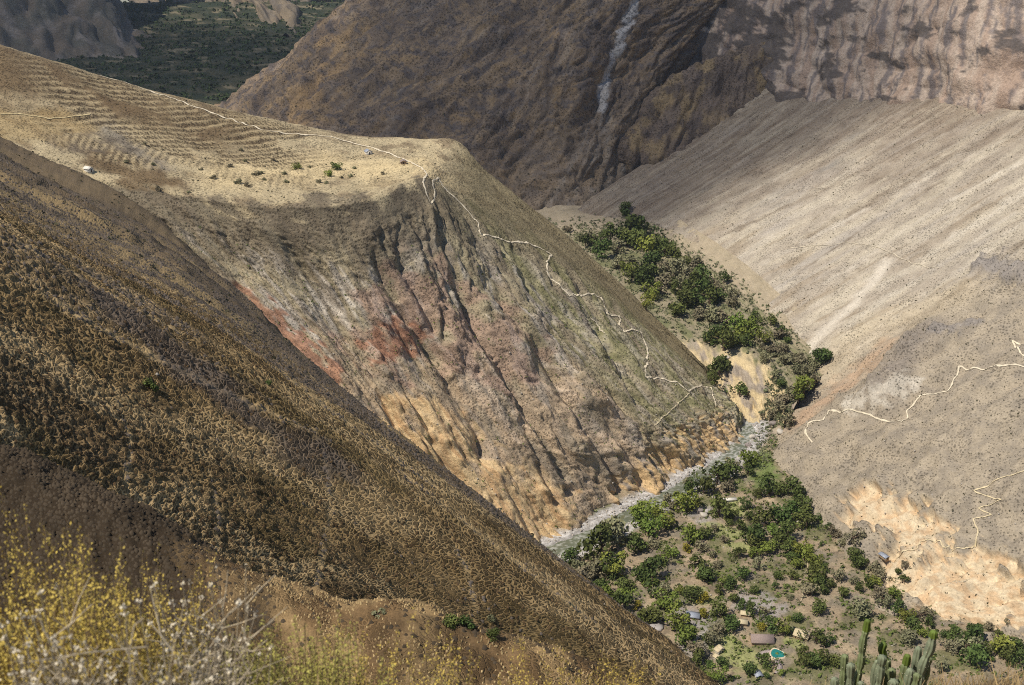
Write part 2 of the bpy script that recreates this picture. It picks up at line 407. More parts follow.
# ------------------------------------------------------------------ headland: plateau, cliffs, flank
def hcol(back, mid, edge, a, b, base):
    k = at(*back)
    bb = at(*base)
    return [k + np.array([0, 260, -330]), k + np.array([0, 95, -75]), k, at(*mid), at(*mid) * 0.2 + at(*edge) * 0.8, at(*edge) + np.array([0, 0, -1.0]), at(*edge) * 0.8 + at(*a) * 0.2, at(*a), at(*b), bb, bb + np.array([25, -25, -60])]
hl = [
    hcol((-330, -60, 1350), (-300, 40, 1150), (-260, 130, 1000), (-150, 240, 900), (0, 400, 820), (140, 560, 760)),
    hcol((-150, 0, 1300), (-120, 80, 1140), (-80, 160, 1000), (20, 260, 930), (160, 420, 850), (290, 570, 790)),
    hcol((5, 46, 1260), (20, 112, 1130), (50, 168, 1020), (140, 260, 960), (270, 410, 880), (390, 560, 820)),
    hcol((110, 78, 1290), (130, 130, 1150), (160, 188, 1015), (235, 275, 965), (350, 415, 890), (450, 560, 835)),
    hcol((240, 112, 1300), (245, 150, 1170), (255, 202, 1005), (320, 295, 960), (410, 420, 905), (490, 558, -563)),
    hcol((345, 134, 1300), (350, 160, 1180), (350, 200, 1010), (400, 300, 970), (470, 425, 925), (547, 538, -557)),
    hcol((415, 140, 1290), (420, 155, 1195), (420, 180, 1075), (465, 285, 1010), (530, 410, 955), (600, 510, -556)),
    hcol((458, 143, 1270), (452, 160, 1195), (448, 190, 1105), (515, 295, 1045), (595, 400, 1000), (654, 485, -555)),
    hcol((492, 178, 1250), (498, 192, 1200), (510, 220, 1140), (578, 315, 1085), (645, 400, 1040), (699, 464, -554)),
    hcol((568, 238, 1240), (575, 252, 1205), (590, 275, 1165), (635, 335, 1125), (690, 405, 1080), (732, 446, -553)),
    hcol((650, 314, 1225), (655, 325, 1205), (662, 340, 1180), (690, 370, 1150), (722, 402, 1120), (742, 436, 1100)),
    hcol((708, 372, 1210), (711, 378, 1200), (715, 386, 1185), (726, 396, 1170), (738, 408, 1150), (746, 424, 1135)),
    hcol((745, 420, 1220), (746, 424, 1215), (747, 428, 1210), (748, 434, 1200), (750, 440, 1190), (752, 450, 1180)),
]
for k in (-1, -2, -3):
    pass
head = Land(hl, 480, 540, [(1.8, 0.05), (4.0, 0.27), (6.0, 0.36), (9.1, 0.97)])
head.tv = np.interp(head.tv, [0, 3, 4, 5, 6, 7, 8, 9, 10], [0, 3, 3.85, 4, 4.12, 5, 6, 7, 8])
U, V, tu, tv = head.U, head.V, head.tu, head.tv
cliff = sstep(4.0, 4.35, tv)
wu = U + 10 * fbm(U / 60, V / 90, 4, 80) + 3 * fbm(U / 14, V / 20, 3, 84)
wv = V + 12 * fbm(U / 50, V / 50, 3, 79)
calm = 1 - 0.6 * sstep(7.4, 9.5, tu)          # the grassy flank is smoother than the front
mid = sstep(4.1, 5.2, tv)
g1 = vee(wu / 58, wv / 260, 81); g2 = vee(wu / 25, wv / 120, 83); g3 = vee(wu / 11, wv / 46, 87); g4 = vee(wu / 5, wv / 15, 98)
rv1 = 0.25 + 0.9 * sstep(-0.3, 0.3, fbm(U / 90, V / 70, 3, 76)); rv2 = 0.2 + 0.9 * sstep(-0.2, 0.25, fbm(U / 45 + 13, V / 50, 3, 75))
head.push(calm * cliff * (13.0 * (g1 - 0.5) * mid * rv1 + 6.5 * (g2 - 0.5) * rv2 + 3.6 * (g3 - 0.5) * (0.3 + 0.7 * rv1) + 1.8 * (g4 - 0.5) * (0.4 + rv2) + 0.9 * (vee(wu / 2.6, wv / 7, 113) - 0.5)) + 2.0 * fbm(U / 40, V / 40, 3, 86) + 0.7 * fbm(U / 6, V / 6, 3, 88))
GUL = [([(340, 320), (373, 378), (390, 404), (412, 445)], 7, 6), ([(384, 284), (410, 317), (437, 356), (467, 404), (484, 431), (485, 452)], 12, 7), ([(437, 268), (447, 297), (449, 334)], 8, 6),
       ([(444, 253), (467, 300), (484, 334), (508, 367), (528, 404), (555, 445), (575, 490)], 11, 7), ([(390, 233), (420, 290), (437, 325)], 8, 6), ([(514, 378), (538, 445), (560, 500)], 7, 6),
       ([(528, 327), (561, 378), (588, 424), (608, 455), (632, 498)], 9, 6), ([(575, 294), (600, 330), (640, 400)], 5, 5), ([(271, 222), (308, 272), (320, 288), (333, 309), (345, 335), (372, 380)], 10, 7),
       ([(370, 241), (384, 276), (398, 297)], 8, 6), ([(420, 440), (450, 480), (470, 505)], 7, 6), ([(500, 470), (520, 500), (535, 530)], 8, 6), ([(600, 395), (625, 440), (650, 480)], 6, 5)]
carved = np.zeros(U.shape)
for pp, dep, wid_ in GUL:
    dd = head.line_distance(pp) + 2.2 * fbm(U / 20, V / 40, 3, 82)
    q0 = np.linalg.norm(head.P - head.pt(*pp[0]), axis=2)
    carved = np.maximum(carved, 1.6 * dep * np.exp(-np.maximum(dd, 0) / (1.0 * wid_)) * sstep(0, 40, q0))
head.push(-carved)
# river bluff: columnar crags at the foot on the right
bluff = head.stroke([(640, 490), (668, 468), (700, 450), (732, 436)], 27, 0.3, 0.5, 14, 106)
bu = U + 3 * fbm(U / 15, V / 15, 3, 104)
head.push(bluff * (9.0 * (vee(bu / 13, V / 160, 89) - 0.6) + 4.5 * (vee(bu / 5.5, V / 40, 105) - 0.5)))
# terraces on the plateau
ter = (1 - sstep(3.5, 4.0, tv)) * sstep(1.95, 2.3, tv)
hx, hy = head.P[..., 0] - head.pt(226, 172)[0], head.P[..., 1] - head.pt(226, 172)[1]
tw = np.where(tv + 0.3 * fbm(U / 60, V / 60, 3, 107) < 3.25, (hy - 0.8 * hx) / 16, hx / 7.5 + hy / 50) + 0.9 * fbm(U / 70, V / 70, 4, 90)
lowcomb = tv + 0.3 * fbm(U / 60, V / 60, 3, 107) >= 3.25
fr = tw - np.floor(tw)
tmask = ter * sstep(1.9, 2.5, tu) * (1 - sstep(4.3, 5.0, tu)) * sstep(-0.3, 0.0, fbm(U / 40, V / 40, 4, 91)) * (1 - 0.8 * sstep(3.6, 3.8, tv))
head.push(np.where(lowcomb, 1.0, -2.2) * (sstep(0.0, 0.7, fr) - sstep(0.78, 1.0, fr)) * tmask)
head.refresh()
steep = 1 - np.abs(head.N[..., 2])
straw = srgb(188, 170, 134)
top = mix(straw, srgb(148, 130, 102), sstep(-0.1, 0.4, fbm(U / 30, V / 30, 4, 92)))
top = mix(top, srgb(142, 132, 116), 0.8 * head.stroke([(30, 62), (60, 85), (95, 115), (140, 150), (160, 165)], 15, 0.6, 0.5, 20))
top = mix(top, srgb(108, 96, 82), 0.8 * head.stroke([(75, 138), (110, 148)], 26, 0.5, 0.6, 20))
top = mix(top, srgb(222, 198, 150), 0.8 * head.stroke([(250, 172), (330, 165), (400, 165)], 45, 0.9, 0.4, 40))
brown = np.maximum(head.stroke([(0, 60), (60, 85), (130, 98), (210, 125)], 60, 0.7, 0.5, 40), head.stroke([(110, 160), (160, 180)], 22, 0.6, 0.5, 20))
top = mix(top, srgb(112, 92, 66), brown * 0.9)
top = mix(top, srgb(164, 138, 92), 0.6 * head.stroke([(10, 125), (60, 125)], 35, 0.5, 0.5, 30))
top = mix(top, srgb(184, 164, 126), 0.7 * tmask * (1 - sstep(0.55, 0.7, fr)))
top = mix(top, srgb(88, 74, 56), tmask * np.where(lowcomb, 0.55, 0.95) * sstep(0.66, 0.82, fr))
grass = mix(srgb(146, 132, 108), srgb(174, 160, 130), sstep(-0.3, 0.4, fbm(U / 14, V / 40, 4, 93)))
green = mix(srgb(136, 130, 94), srgb(166, 156, 120), sstep(-0.2, 0.3, fbm(U / 10, V / 30, 3, 94)))
face = mix(grass, green, sstep(5.5, 8.0, tu) * sstep(0.0, 0.3, 0.28 + fbm(wu / 26, V / 150, 3, 95)))
greyrock = mix(srgb(160, 148, 132), srgb(208, 196, 178), sstep(-0.3, 0.4, fbm(U / 5, V / 40, 4, 96)))
expo = sstep(0.0, 0.25, fbm(wu / 18, wv / 80, 5, 97, 0.6) + 0.2 * (g3 - 0.4)) * sstep(4.3, 4.9, tv)
face = mix(face, greyrock, expo * 0.85 * (1 - 0.5 * sstep(7.0, 8.5, tu)))
lowtan = sstep(5.0, 6.0, tv + 0.5 * fbm(U / 40, V / 60, 4, 108)) * (1 - sstep(6.8, 8.2, tu))
face = mix(face, mix(srgb(202, 174, 142), srgb(166, 148, 126), sstep(-0.2, 0.3, fbm(wu / 12, wv / 50, 5, 109, 0.6))), lowtan * 0.7)
pink = head.stroke([(395, 330), (420, 300), (470, 330), (510, 350)], 32, 0.4, 1.0, 24)
face = mix(face, srgb(176, 144, 124), pink * 0.6)
red = np.maximum(head.stroke([(240, 300), (268, 322), (300, 348), (330, 372)], 13, 0.35, 1.0, 12, 5), head.stroke([(385, 345), (405, 340)], 15, 0.35, 1.0, 12, 6))
face = mix(face, mix(srgb(172, 124, 96), srgb(136, 95, 74), sstep(-0.1, 0.2, fbm(wu / 4, wv / 8, 4, 112))), red * 0.8)
ochre = np.maximum(head.stroke([(405, 440), (450, 478), (500, 505), (545, 520)], 36, 0.3, 0.7, 22, 9), 0.8 * head.stroke([(440, 420), (470, 440)], 14, 0.4, 0.7, 16, 10))
face = mix(face, mix(srgb(224, 194, 146), srgb(204, 166, 120), sstep(-0.2, 0.4, fbm(wu / 5, V / 30, 4, 99))), np.clip(ochre, 0, 1) * 0.9)
bl2 = bluff
face = mix(face, mix(srgb(226, 190, 138), srgb(158, 146, 132), sstep(-0.05, 0.3, fbm(bu / 7, V / 60, 4, 101))), np.clip(bl2, 0, 1) * 0.85)
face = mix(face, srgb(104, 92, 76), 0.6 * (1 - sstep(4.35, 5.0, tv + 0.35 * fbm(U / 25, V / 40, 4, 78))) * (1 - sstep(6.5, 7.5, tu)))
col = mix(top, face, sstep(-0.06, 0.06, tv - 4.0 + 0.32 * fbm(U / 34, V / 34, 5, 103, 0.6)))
col = mix(col, srgb(128, 116, 86), sstep(6.6, 7.6, tu) * (1 - sstep(4.0, 4.6, tv)) * 0.7)
col = np.concatenate([col, (1 - 0.8 * np.clip(ochre + bluff + 0.7 * red, 0, 1) * sstep(3.9, 4.2, tv))[..., None]], -1)
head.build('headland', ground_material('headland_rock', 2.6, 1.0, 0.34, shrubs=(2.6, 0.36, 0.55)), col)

# ------------------------------------------------------------------ right valley side
rc = [
    [(1560, 300, 640), (1400, 470, 640), (1230, 570, 650), (1110, 640, 655), (1060, 690, -530)],
    [(1520, 250, 720), (1400, 380, 720), (1200, 500, 710), (1080, 590, 705), (990, 640, -530)],
    [(1500, 200, 800), (1400, 300, 800), (1180, 430, 780), (1010, 540, 775), (908, 598, -530)],
    [(1500, 160, 900), (1380, 250, 900), (1160, 365, 880), (960, 460, 880), (850, 532, -532)],
    [(1500, 95, 1050), (1330, 182, 1030), (1140, 282, 1010), (950, 378, 1000), (790, 448, -540)],
    [(1460, 0, 1230), (1300, 95, 1190), (1130, 198, 1150), (960, 300, 1110), (812, 385, -520)],
    [(1440, -60, 1410), (1270, 35, 1370), (1100, 140, 1330), (930, 247, 1290), (790, 330, -496)],
    [(1360, -100, 1630), (1200, 8, 1580), (1040, 107, 1530), (880, 206, 1480), (748, 286, -495)],
    [(1200, -50, 1740), (1080, 20, 1700), (958, 98, 1660), (830, 178, 1620), (702, 252, -496)],
    [(1060, -35, 1910), (962, 30, 1870), (868, 94, 1830), (768, 160, 1790), (655, 225, -498)],
    [(970, -15, 2020), (882, 40, 1980), (800, 97, 1940), (715, 154, 1900), (615, 218, -499)],
    [(880, 10, 2080), (802, 60, 2030), (727, 110, 1980), (650, 160, 1930), (565, 216, -499)],
]
for c in rc:
    b = at(*c[-1]); m_ = at(*c[-2]); d = b - m_; d /= np.linalg.norm(d)
    c.append(b + d * 70 + np.array([0, 0, -25]))
right = Land(rc, 370, 460, [(4.1, 0.93)])
U, V, tu, tv = right.U, right.V, right.tu, right.tv
wu = U + 14 * fbm(U / 90, V / 160, 3, 110)
lower = 1 - sstep(4.6, 5.6, tu)
right.push(4 * fbm(wu / 110, V / 300, 4, 111) - 1.2 * sstep(0.85, 1.2, ridged(wu / 70, V / 300, 2, 112)) * sstep(1.2, 2.2, tv) * sstep(0.0, 0.3, fbm(U / 150, V / 100, 2, 108)) + 1.6 * fbm(U / 16, V / 22, 4, 113) + 6 * lower * fbm(U / 45, V / 60, 3, 114))
def orange_mask():
    a = right.stroke([(862, 500), (905, 518), (925, 530)], 21, 0.22, 0.5, 16, 13)
    b = right.stroke([(890, 565), (930, 575), (975, 570), (1005, 600), (940, 600)], 25, 0.22, 0.5, 16, 14)
    return np.maximum(a, b)
oc = orange_mask()
right.push(-7.0 * oc + oc * (7.0 * (vee(wu / 24, V / 120, 115) - 0.5) + 2.4 * (vee(wu / 9, V / 40, 125) - 0.5) + 1.2 * (vee(wu / 4, V / 10, 122) - 0.5)))
rel = 1 - 0.6 * lower
right.push((lower * (6.0 * (vee(wu / 70, V / 140, 126) - 0.5) + 2.6 * (vee(wu / 22, V / 40, 127) - 0.5)) + (1.2 - lower) * (2.2 * (vee(wu / 34, V / 260, 123) - 0.5) * sstep(-0.1, 0.3, fbm(U / 140, V / 140, 3, 107)) + 0.9 * (vee(wu / 11, V / 60, 124) - 0.5))) * (1 - oc))
bump_rock = right.stroke([(880, 385), (905, 350), (930, 335)], 22, 0.7)
right.push(7 * bump_rock * (1 + fbm(U / 10, V / 10, 2, 116)))
vary = sstep(-0.25, 0.25, fbm(U / 120, V / 150, 3, 109))
scree = sstep(0.0, 0.4, fbm(wu / 40, V / 420, 5, 117, 0.6)) * vary
tan = mix(srgb(168, 155, 136), srgb(188, 175, 152), sstep(-0.3, 0.4, fbm(U / 30, V / 90, 4, 118)))
col = mix(tan, srgb(176, 166, 152), scree * 0.6)
col = mix(col, srgb(146, 128, 104), sstep(0.1, 0.4, fbm(wu / 30, V / 160, 5, 119, 0.65)) * 0.5 * (1.2 - vary))
low_tan = mix(srgb(164, 150, 128), srgb(148, 136, 118), sstep(-0.2, 0.3, fbm(U / 20, V / 20, 4, 120)))
col = mix(col, low_tan, lower)
STK = [((1020, 118), (930, 165), (800, 238), 5), ((1000, 140), (900, 190), (760, 262), 4), ((1024, 190), (960, 230), (880, 285), 6), ((960, 120), (850, 175), (720, 235), 4), ((900, 112), (820, 150), (720, 205), 4),
       ((1010, 215), (930, 268), (850, 322), 5), ((940, 180), (880, 215), (800, 270), 3), ((1024, 160), (940, 205), (830, 280), 5), ((850, 110), (780, 150), (690, 205), 3), ((1024, 240), (960, 285), (905, 330), 5), ((985, 250), (930, 290), (860, 345), 4)]
for k, (a_, b_, c_, w_) in enumerate(STK):
    m_ = right.stroke([a_, b_, c_], w_ * 1.3, 0.9, 1.0, 14, 320 + k) * (0.4 + 0.6 * sstep(-0.3, 0.3, fbm(U / 6, V / 60, 3, 340 + k)))
    col = mix(col, srgb(196, 184, 164) if k % 3 else srgb(132, 118, 100), m_ * 0.85)
pale = right.stroke([(886, 262), (850, 305), (805, 350)], 9, 0.8, 0.3, 20)
col = mix(col, srgb(210, 198, 178), pale * 0.8)
pale2 = right.stroke([(960, 290), (870, 330), (820, 370)], 30, 0.9, 0.4, 20)
col = mix(col, srgb(206, 186, 150), pale2 * 0.3)
orange2 = right.stroke([(880, 350), (840, 385), (800, 420)], 18, 0.8, 0.6, 20)
col = mix(col, srgb(186, 152, 120), orange2 * 0.55)
col = mix(col, mix(srgb(212, 192, 158), srgb(202, 172, 134), sstep(-0.2, 0.3, fbm(wu / 10 + 0 * U / 8, V / 16, 4, 121))), oc * 0.9)
col = mix(col, srgb(132, 122, 112), bump_rock * 0.6)
out2 = right.stroke([(985, 262), (1015, 270), (1050, 275)], 14, 0.5, 0.9, 14, 350)
out3 = right.stroke([(940, 330), (975, 322)], 9, 0.5, 0.9, 12, 351)
white_ = right.stroke([(850, 402), (880, 396), (905, 385)], 9, 0.6, 1.0, 12, 352)
col = mix(mix(col, srgb(138, 130, 122), np.clip(out2 + out3, 0, 1) * 0.8), srgb(202, 192, 174), white_ * 0.7)
right.push(np.clip(out2 + out3 + 0.6 * bump_rock, 0, 1) * (6 * vee(wu / 12, V / 26, 353) + 2.5 * vee(wu / 5, V / 8, 354)))
col = np.concatenate([col, (1 - 0.8 * oc - 0.5 * pale)[..., None]], -1)
shade_brown = np.clip(right.stroke([(560, 215), (640, 190), (740, 150), (860, 96), (940, 98)], 170, 0.95, 0.4, 50), 0, 1)  # cloud penumbra painted into the albedo, together with the talus's own brown
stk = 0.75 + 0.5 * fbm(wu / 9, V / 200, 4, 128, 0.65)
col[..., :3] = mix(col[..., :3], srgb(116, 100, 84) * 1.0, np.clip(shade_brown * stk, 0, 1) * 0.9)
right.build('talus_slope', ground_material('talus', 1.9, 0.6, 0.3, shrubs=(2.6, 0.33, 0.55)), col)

# ------------------------------------------------------------------ far mountain
fm = [
    [(520, -220, 3100), (470, -90, 2900), (400, -20, 2800), (340, 30, 2700), (260, 90, 2600)],
    [(500, -220, 2700), (430, -60, 2450), (345, 15, 2350), (285, 62, 2270), (222, 112, 2200)],
    [(600, -220, 2500), (520, -40, 2230), (440, 35, 2110), (365, 105, 2000), (300, 180, 1920)],
    [(680, -220, 2450), (600, -40, 2150), (540, 40, 2030), (490, 125, 1930), (440, 210, 1815)],
    [(760, -220, 2420), (680, -40, 2130), (625, 45, 2030), (585, 130, 1935), (545, 224, 1810)],
    [(850, -220, 2450), (770, -40, 2160), (705, 40, 2090), (655, 120, 2010), (625, 224, 1870)],
    [(950, -220, 2600), (870, -40, 2280), (810, 30, 2200), (760, 110, 2120), (690, 215, 2010)],
    [(1100, -220, 2800), (1020, -40, 2450), (950, 40, 2330), (890, 115, 2200), (800, 210, 2080)],
]
for c in fm:
    b = at(*c[-1]); d = b - at(*c[-2]); d /= np.linalg.norm(d); c.append(b + d * 90)
far = Land(fm, 270, 350)
U, V, tu, tv = far.U, far.V, far.tu, far.tv
wu = U + 30 * fbm(U / 150, V / 150, 3, 130)
fwv = V + 25 * fbm(U / 90, V / 90, 3, 129)
far.push(14 * fbm(wu / 170, V / 300, 3, 131) + 16 * (vee(wu / 130, fwv / 300, 132) - 0.5) + 9 * (vee(wu / 52, fwv / 90, 133) - 0.5) + 5 * (vee(wu / 22, fwv / 30, 134) - 0.5) + 2.2 * (vee(wu / 9, fwv / 12, 135) - 0.5))
brn = mix(srgb(120, 104, 88), srgb(140, 120, 96), sstep(-0.3, 0.4, fbm(wu / 60, V / 120, 4, 136)))
brn = mix(brn, srgb(148, 124, 92), 0.7 * sstep(0.12, 0.4, fbm(wu / 30, V / 60, 5, 137, 0.65)))
brn = mix(brn, srgb(98, 90, 86), 0.85 * sstep(0.08, 0.3, fbm(wu / 28, V / 22, 5, 138, 0.65)))
brn = mix(brn, srgb(150, 136, 120), 0.5 * sstep(0.1, 0.35, fbm(wu / 9, V / 260, 5, 148, 0.65)) * sstep(-0.1, 0.3, fbm(U / 120, V / 120, 3, 149)))
brn = mix(brn, srgb(84, 76, 72), 0.6 * sstep(0.1, 0.3, fbm(wu / 12 + 40, V / 150, 5, 150, 0.65)))
och = far.stroke([(345, 40), (325, 75), (300, 110)], 45, 0.7, 0.7, 50)
brn = mix(brn, srgb(186, 152, 106), och * 0.6 * sstep(-0.2, 0.2, fbm(wu / 20, V / 60, 4, 145)))
low = far.stroke([(560, 215), (600, 190), (660, 190)], 120, 0.8, 0.3, 60)
brn = mix(brn, srgb(140, 124, 104), low * 0.6)
slide = far.stroke([(640, -20), (632, 8), (622, 40), (610, 72), (600, 106)], 9.5, 0.3, 0.5, 18)
fan = np.max([far.stroke([(601, 103), ((601 + q_) / 2 + 3, 150), (q_, 205)], 6, 0.9, 0.8, 16, 160 + k_) for k_, q_ in enumerate((548, 572, 592, 612, 634))], 0) * (0.35 + 0.65 * sstep(-0.1, 0.3, fbm(wu / 4, V / 200, 3, 139)))
col = mix(mix(brn, srgb(150, 142, 132), fan * 0.6), srgb(176, 172, 168), slide * 0.9)
far.build('far_mountain', ground_material('mountain_rock', 5.0, 0.9, 0.28, shrubs=(4.5, 0.34, 0.6)), col)

# ------------------------------------------------------------------ rounded brown shoulder before the cliff band
fs = []
for (x, y, d, bx, by) in ((575, 142, 2010, 570, 152), (612, 112, 1975, 604, 146), (665, 84, 1950, 652, 164), (715, 62, 1960, 702, 164), (756, 49, 1965, 748, 156), (800, 62, 1975, 792, 134), (840, 80, 1985, 832, 110), (900, 100, 1985, 892, 118)):
    d = d + 55; q = at(x, y, d); b = at(bx, by, d - 85)
    fs.append([q + np.array([30, 150, -70]), q + np.array([8, 45, -10]), q, q * 0.5 + b * 0.5 + np.array([0, 0, 6]), b, b + np.array([0, 25, -90])])
sh = Land(fs, 150, 260)
U, V, tu, tv = sh.U, sh.V, sh.tu, sh.tv
swu = U + 14 * fbm(U / 50, V / 50, 4, 140)
sh.push(9 * (vee(swu / 60, V / 130, 141) - 0.5) + 5 * (vee(swu / 24, V / 45, 144) - 0.5) + 2.2 * (vee(swu / 10, V / 14, 146) - 0.5) + 6 * fbm(U / 90, V / 90, 3, 147))
col = mix(srgb(114, 100, 88), srgb(144, 124, 94), sstep(-0.2, 0.4, fbm(U / 36, V / 60, 4, 142)))
col = mix(col, srgb(90, 80, 74), 0.8 * sstep(0.1, 0.35, fbm(U / 30, V / 30, 4, 143)))
sh.build('brown_shoulder', ground_material('shoulder_rock', 5.0, 0.9, 0.28, shrubs=(4.0, 0.34, 0.6)), col)

# ------------------------------------------------------------------ cliff band at upper right
cw = []
for (x, y, d) in ((640, 44, 2120), (690, 60, 2085), (740, 74, 2035), (795, 88, 1955), (850, 91, 1850), (905, 92, 1745), (965, 93, 1632), (1055, 96, 1512), (1170, 98, 1335), (1300, 98, 1175), (1450, 98, 1030)):
    q = at(x, y, d)
    cw.append([q + np.array([100, 180, 330]), q + np.array([45, 75, 210]), q + np.array([20, 35, 110]), q + np.array([5, 10, 40]), q, q + np.array([-6, -14, -60])])
wall = Land(cw, 180, 320)
U, V, tu, tv = wall.U, wall.V, wall.tu, wall.tv
wu = U + 16 * fbm(U / 80, V / 80, 3, 150)
wall.push(14 * fbm(wu / 120, V / 110, 4, 151) + 9 * (vee(wu / 85, V / 60, 152) - 0.5) + 3.5 * (vee(wu / 28, V / 40, 157) - 0.5) + 1.6 * (vee(wu / 9, V / 20, 153) - 0.5))
col = mix(srgb(172, 148, 128), srgb(190, 170, 150), sstep(-0.3, 0.3, fbm(wu / 18, V / 140, 4, 154)))
stain = sstep(0.0, 0.35, fbm(U / 14 + 0.6 * fbm(U / 40, V / 40, 3, 158), V / 110, 5, 155, 0.65))
col = mix(col, srgb(112, 104, 102), stain * 0.8)
ledge = sstep(0.0, 0.22, fbm(wu / 70, V / 40, 5, 156, 0.62) + 0.55 * (1 - sstep(1.5, 4.2, tu)) - 0.22)
col = mix(col, srgb(92, 84, 78), ledge * 0.9)
wall.build('cliff_band', ground_material('cliff_rock', 4.0, 0.8, 0.3), col)
#@@VALLEY
# ------------------------------------------------------------------ valley floor, river, inner terrace
class Grid(Land):
    def __init__(s, X, Y, Z):
        s.P = np.stack([X, Y, Z], -1); s.nv, s.nu = X.shape
        s.U, s.V = X.copy(), Y.copy()
        s.refresh()
river_px = [(380, 648, -565), (470, 598, -563), (540, 558, -562), (600, 530, -560), (660, 499, -558), (715, 469, -555), (743, 443, -553), (748, 420, -551), (738, 400, -549), (722, 380, -547), (705, 350, -545)]
RV = np.array([at(*q) for q in river_px])
def river_frame(X, Y):
    best = np.full(X.shape, 1e9); side = np.zeros(X.shape); zz = np.zeros(X.shape)
    for a, b in zip(RV[:-1], RV[1:]):
        d = (b - a)[:2]; L = d @ d
        t = np.clip(((X - a[0]) * d[0] + (Y - a[1]) * d[1]) / L, 0, 1)
        qx, qy = X - a[0] - t * d[0], Y - a[1] - t * d[1]
        r = np.hypot(qx, qy); k = r < best
        best = np.where(k, r, best); zz = np.where(k, a[2] + t * (b[2] - a[2]), zz)
        side = np.where(k, np.sign(d[1] * qx - d[0] * qy), side)
    return best, side, zz
gx, gy = np.meshgrid(np.linspace(-130, 470, 300), np.linspace(560, 1230, 350))
d, side, rz = river_frame(gx, gy)
gd = d + 5 * fbm(gx / 30, gy / 30, 3, 160)
rise = np.where(side > 0, 0.085 * np.clip(gd - 20, 0, 330), 0.25 * np.clip(gd - 20, 0, 100))
gz = rz - 2.2 + 3.0 * sstep(3, 14, gd) + rise + sstep(15, 60, gd) * (3.5 * fbm(gx / 60, gy / 60, 4, 161) + 0.6 * fbm(gx / 9, gy / 9, 3, 162))
gz = np.minimum(gz, -527 + 3 * fbm(gx / 40, gy / 40, 3, 168))
st = gz / 3.2 + 0.6 * fbm(gx / 70, gy / 70, 3, 163)
fr = st - np.floor(st)
tmask = sstep(25, 60, gd) * sstep(-0.3, 0.1, fbm(gx / 80, gy / 80, 2, 164))
gz = gz + 1.6 * tmask * (sstep(0.55, 0.95, fr) - fr)
oasis = Grid(gx, gy, gz)
soilc = mix(srgb(166, 146, 118), srgb(140, 128, 108), sstep(-0.2, 0.35, fbm(gx / 25, gy / 25, 4, 165)))
soilc = mix(soilc, srgb(184, 164, 132), 0.7 * sstep(0.1, 0.4, fbm(gx / 18 + 40, gy / 18, 3, 166)))
scrub = sstep(-0.05, 0.3, fbm(gx / 30 - 20, gy / 30, 4, 167))
soilc = mix(soilc, srgb(112, 112, 74), 0.8 * scrub)
soilc = soilc * 0.92
soilc = mix(soilc, srgb(110, 98, 82), 0.6 * tmask * sstep(0.75, 0.9, fr))
for (pp, r) in (([(733, 500), (737, 510)], 8), ([(722, 527), (734, 533)], 9), ([(735, 543), (745, 545)], 7), ([(692, 590), (700, 596)], 9), ([(722, 642), (735, 655), (750, 664)], 12), ([(790, 640), (798, 643)], 6), ([(704, 522), (714, 524)], 6)):
    soilc = mix(soilc, srgb(150, 150, 98), 0.95 * oasis.stroke(pp, r, 0.4, 0.4, 12))
for (pp, r) in (([(700, 510), (703, 515)], 11), ([(690, 612), (700, 620)], 12), ([(750, 600), (765, 608)], 14), ([(700, 640), (690, 650)], 10)):
    soilc = mix(soilc, srgb(160, 152, 144), 0.8 * oasis.stroke(pp, r, 0.6, 0.6, 10))
for (pp, r) in (([(757, 452), (760, 465), (766, 480)], 13), ([(770, 412), (780, 400)], 10)):
    soilc = mix(soilc, srgb(108, 122, 66), 0.9 * oasis.stroke(pp, r, 0.5, 0.5, 12))
gravel = 1 - sstep(19, 27, gd + 4 * fbm(gx / 8, gy / 8, 3, 169))
soilc = mix(soilc, mix(srgb(164, 158, 150), srgb(202, 196, 188), sstep(-0.2, 0.3, fbm(gx / 5, gy / 5, 3, 170))), gravel)
oasis.build('valley_floor', ground_material('valley_soil', 1.5, 0.6, 0.4), soilc)

# river water with broken riffles
wp, wf = [], []
t = np.linspace(0, len(RV) - 1, 420)
Wr = basis(len(RV), 420) @ RV
tan_ = np.gradient(Wr, axis=0); tan_ /= np.linalg.norm(tan_[:, :2], axis=1)[:, None]
nrm = np.stack([tan_[:, 1], -tan_[:, 0]], 1)
offs = np.linspace(-19, 19, 24)
X = Wr[:, None, 0] + nrm[:, None, 0] * offs; Y = Wr[:, None, 1] + nrm[:, None, 1] * offs
Z = Wr[:, None, 2] + 0 * offs - 0.75
S = np.cumsum(np.linalg.norm(np.diff(Wr, axis=0, prepend=Wr[:1]), axis=1))[:, None] + 0 * offs
Z = Z + 0.5 * (ridged(S / 6, offs[None] / 3.5 + S / 40, 3, 171) - 0.8)
water = Grid(X, Y, Z)
rif = sstep(0.95, 1.35, ridged(S / 9 + 3, offs[None] / 3.0 + S / 30, 3, 172) - 0.22 + 0.3 * sstep(1000, 1100, Y) + 0.3 * fbm(S / 60, offs[None] / 30, 2, 173))
wcol = mix(srgb(104, 108, 88), srgb(190, 188, 178), rif * 0.7)
wm = ground_material('river_water', 1.0, 0.25, 0.2, 0.25)
wm.node_tree.nodes['Principled BSDF'].inputs['Specular IOR Level'].default_value = 0.5
water.build('river', wm, wcol)

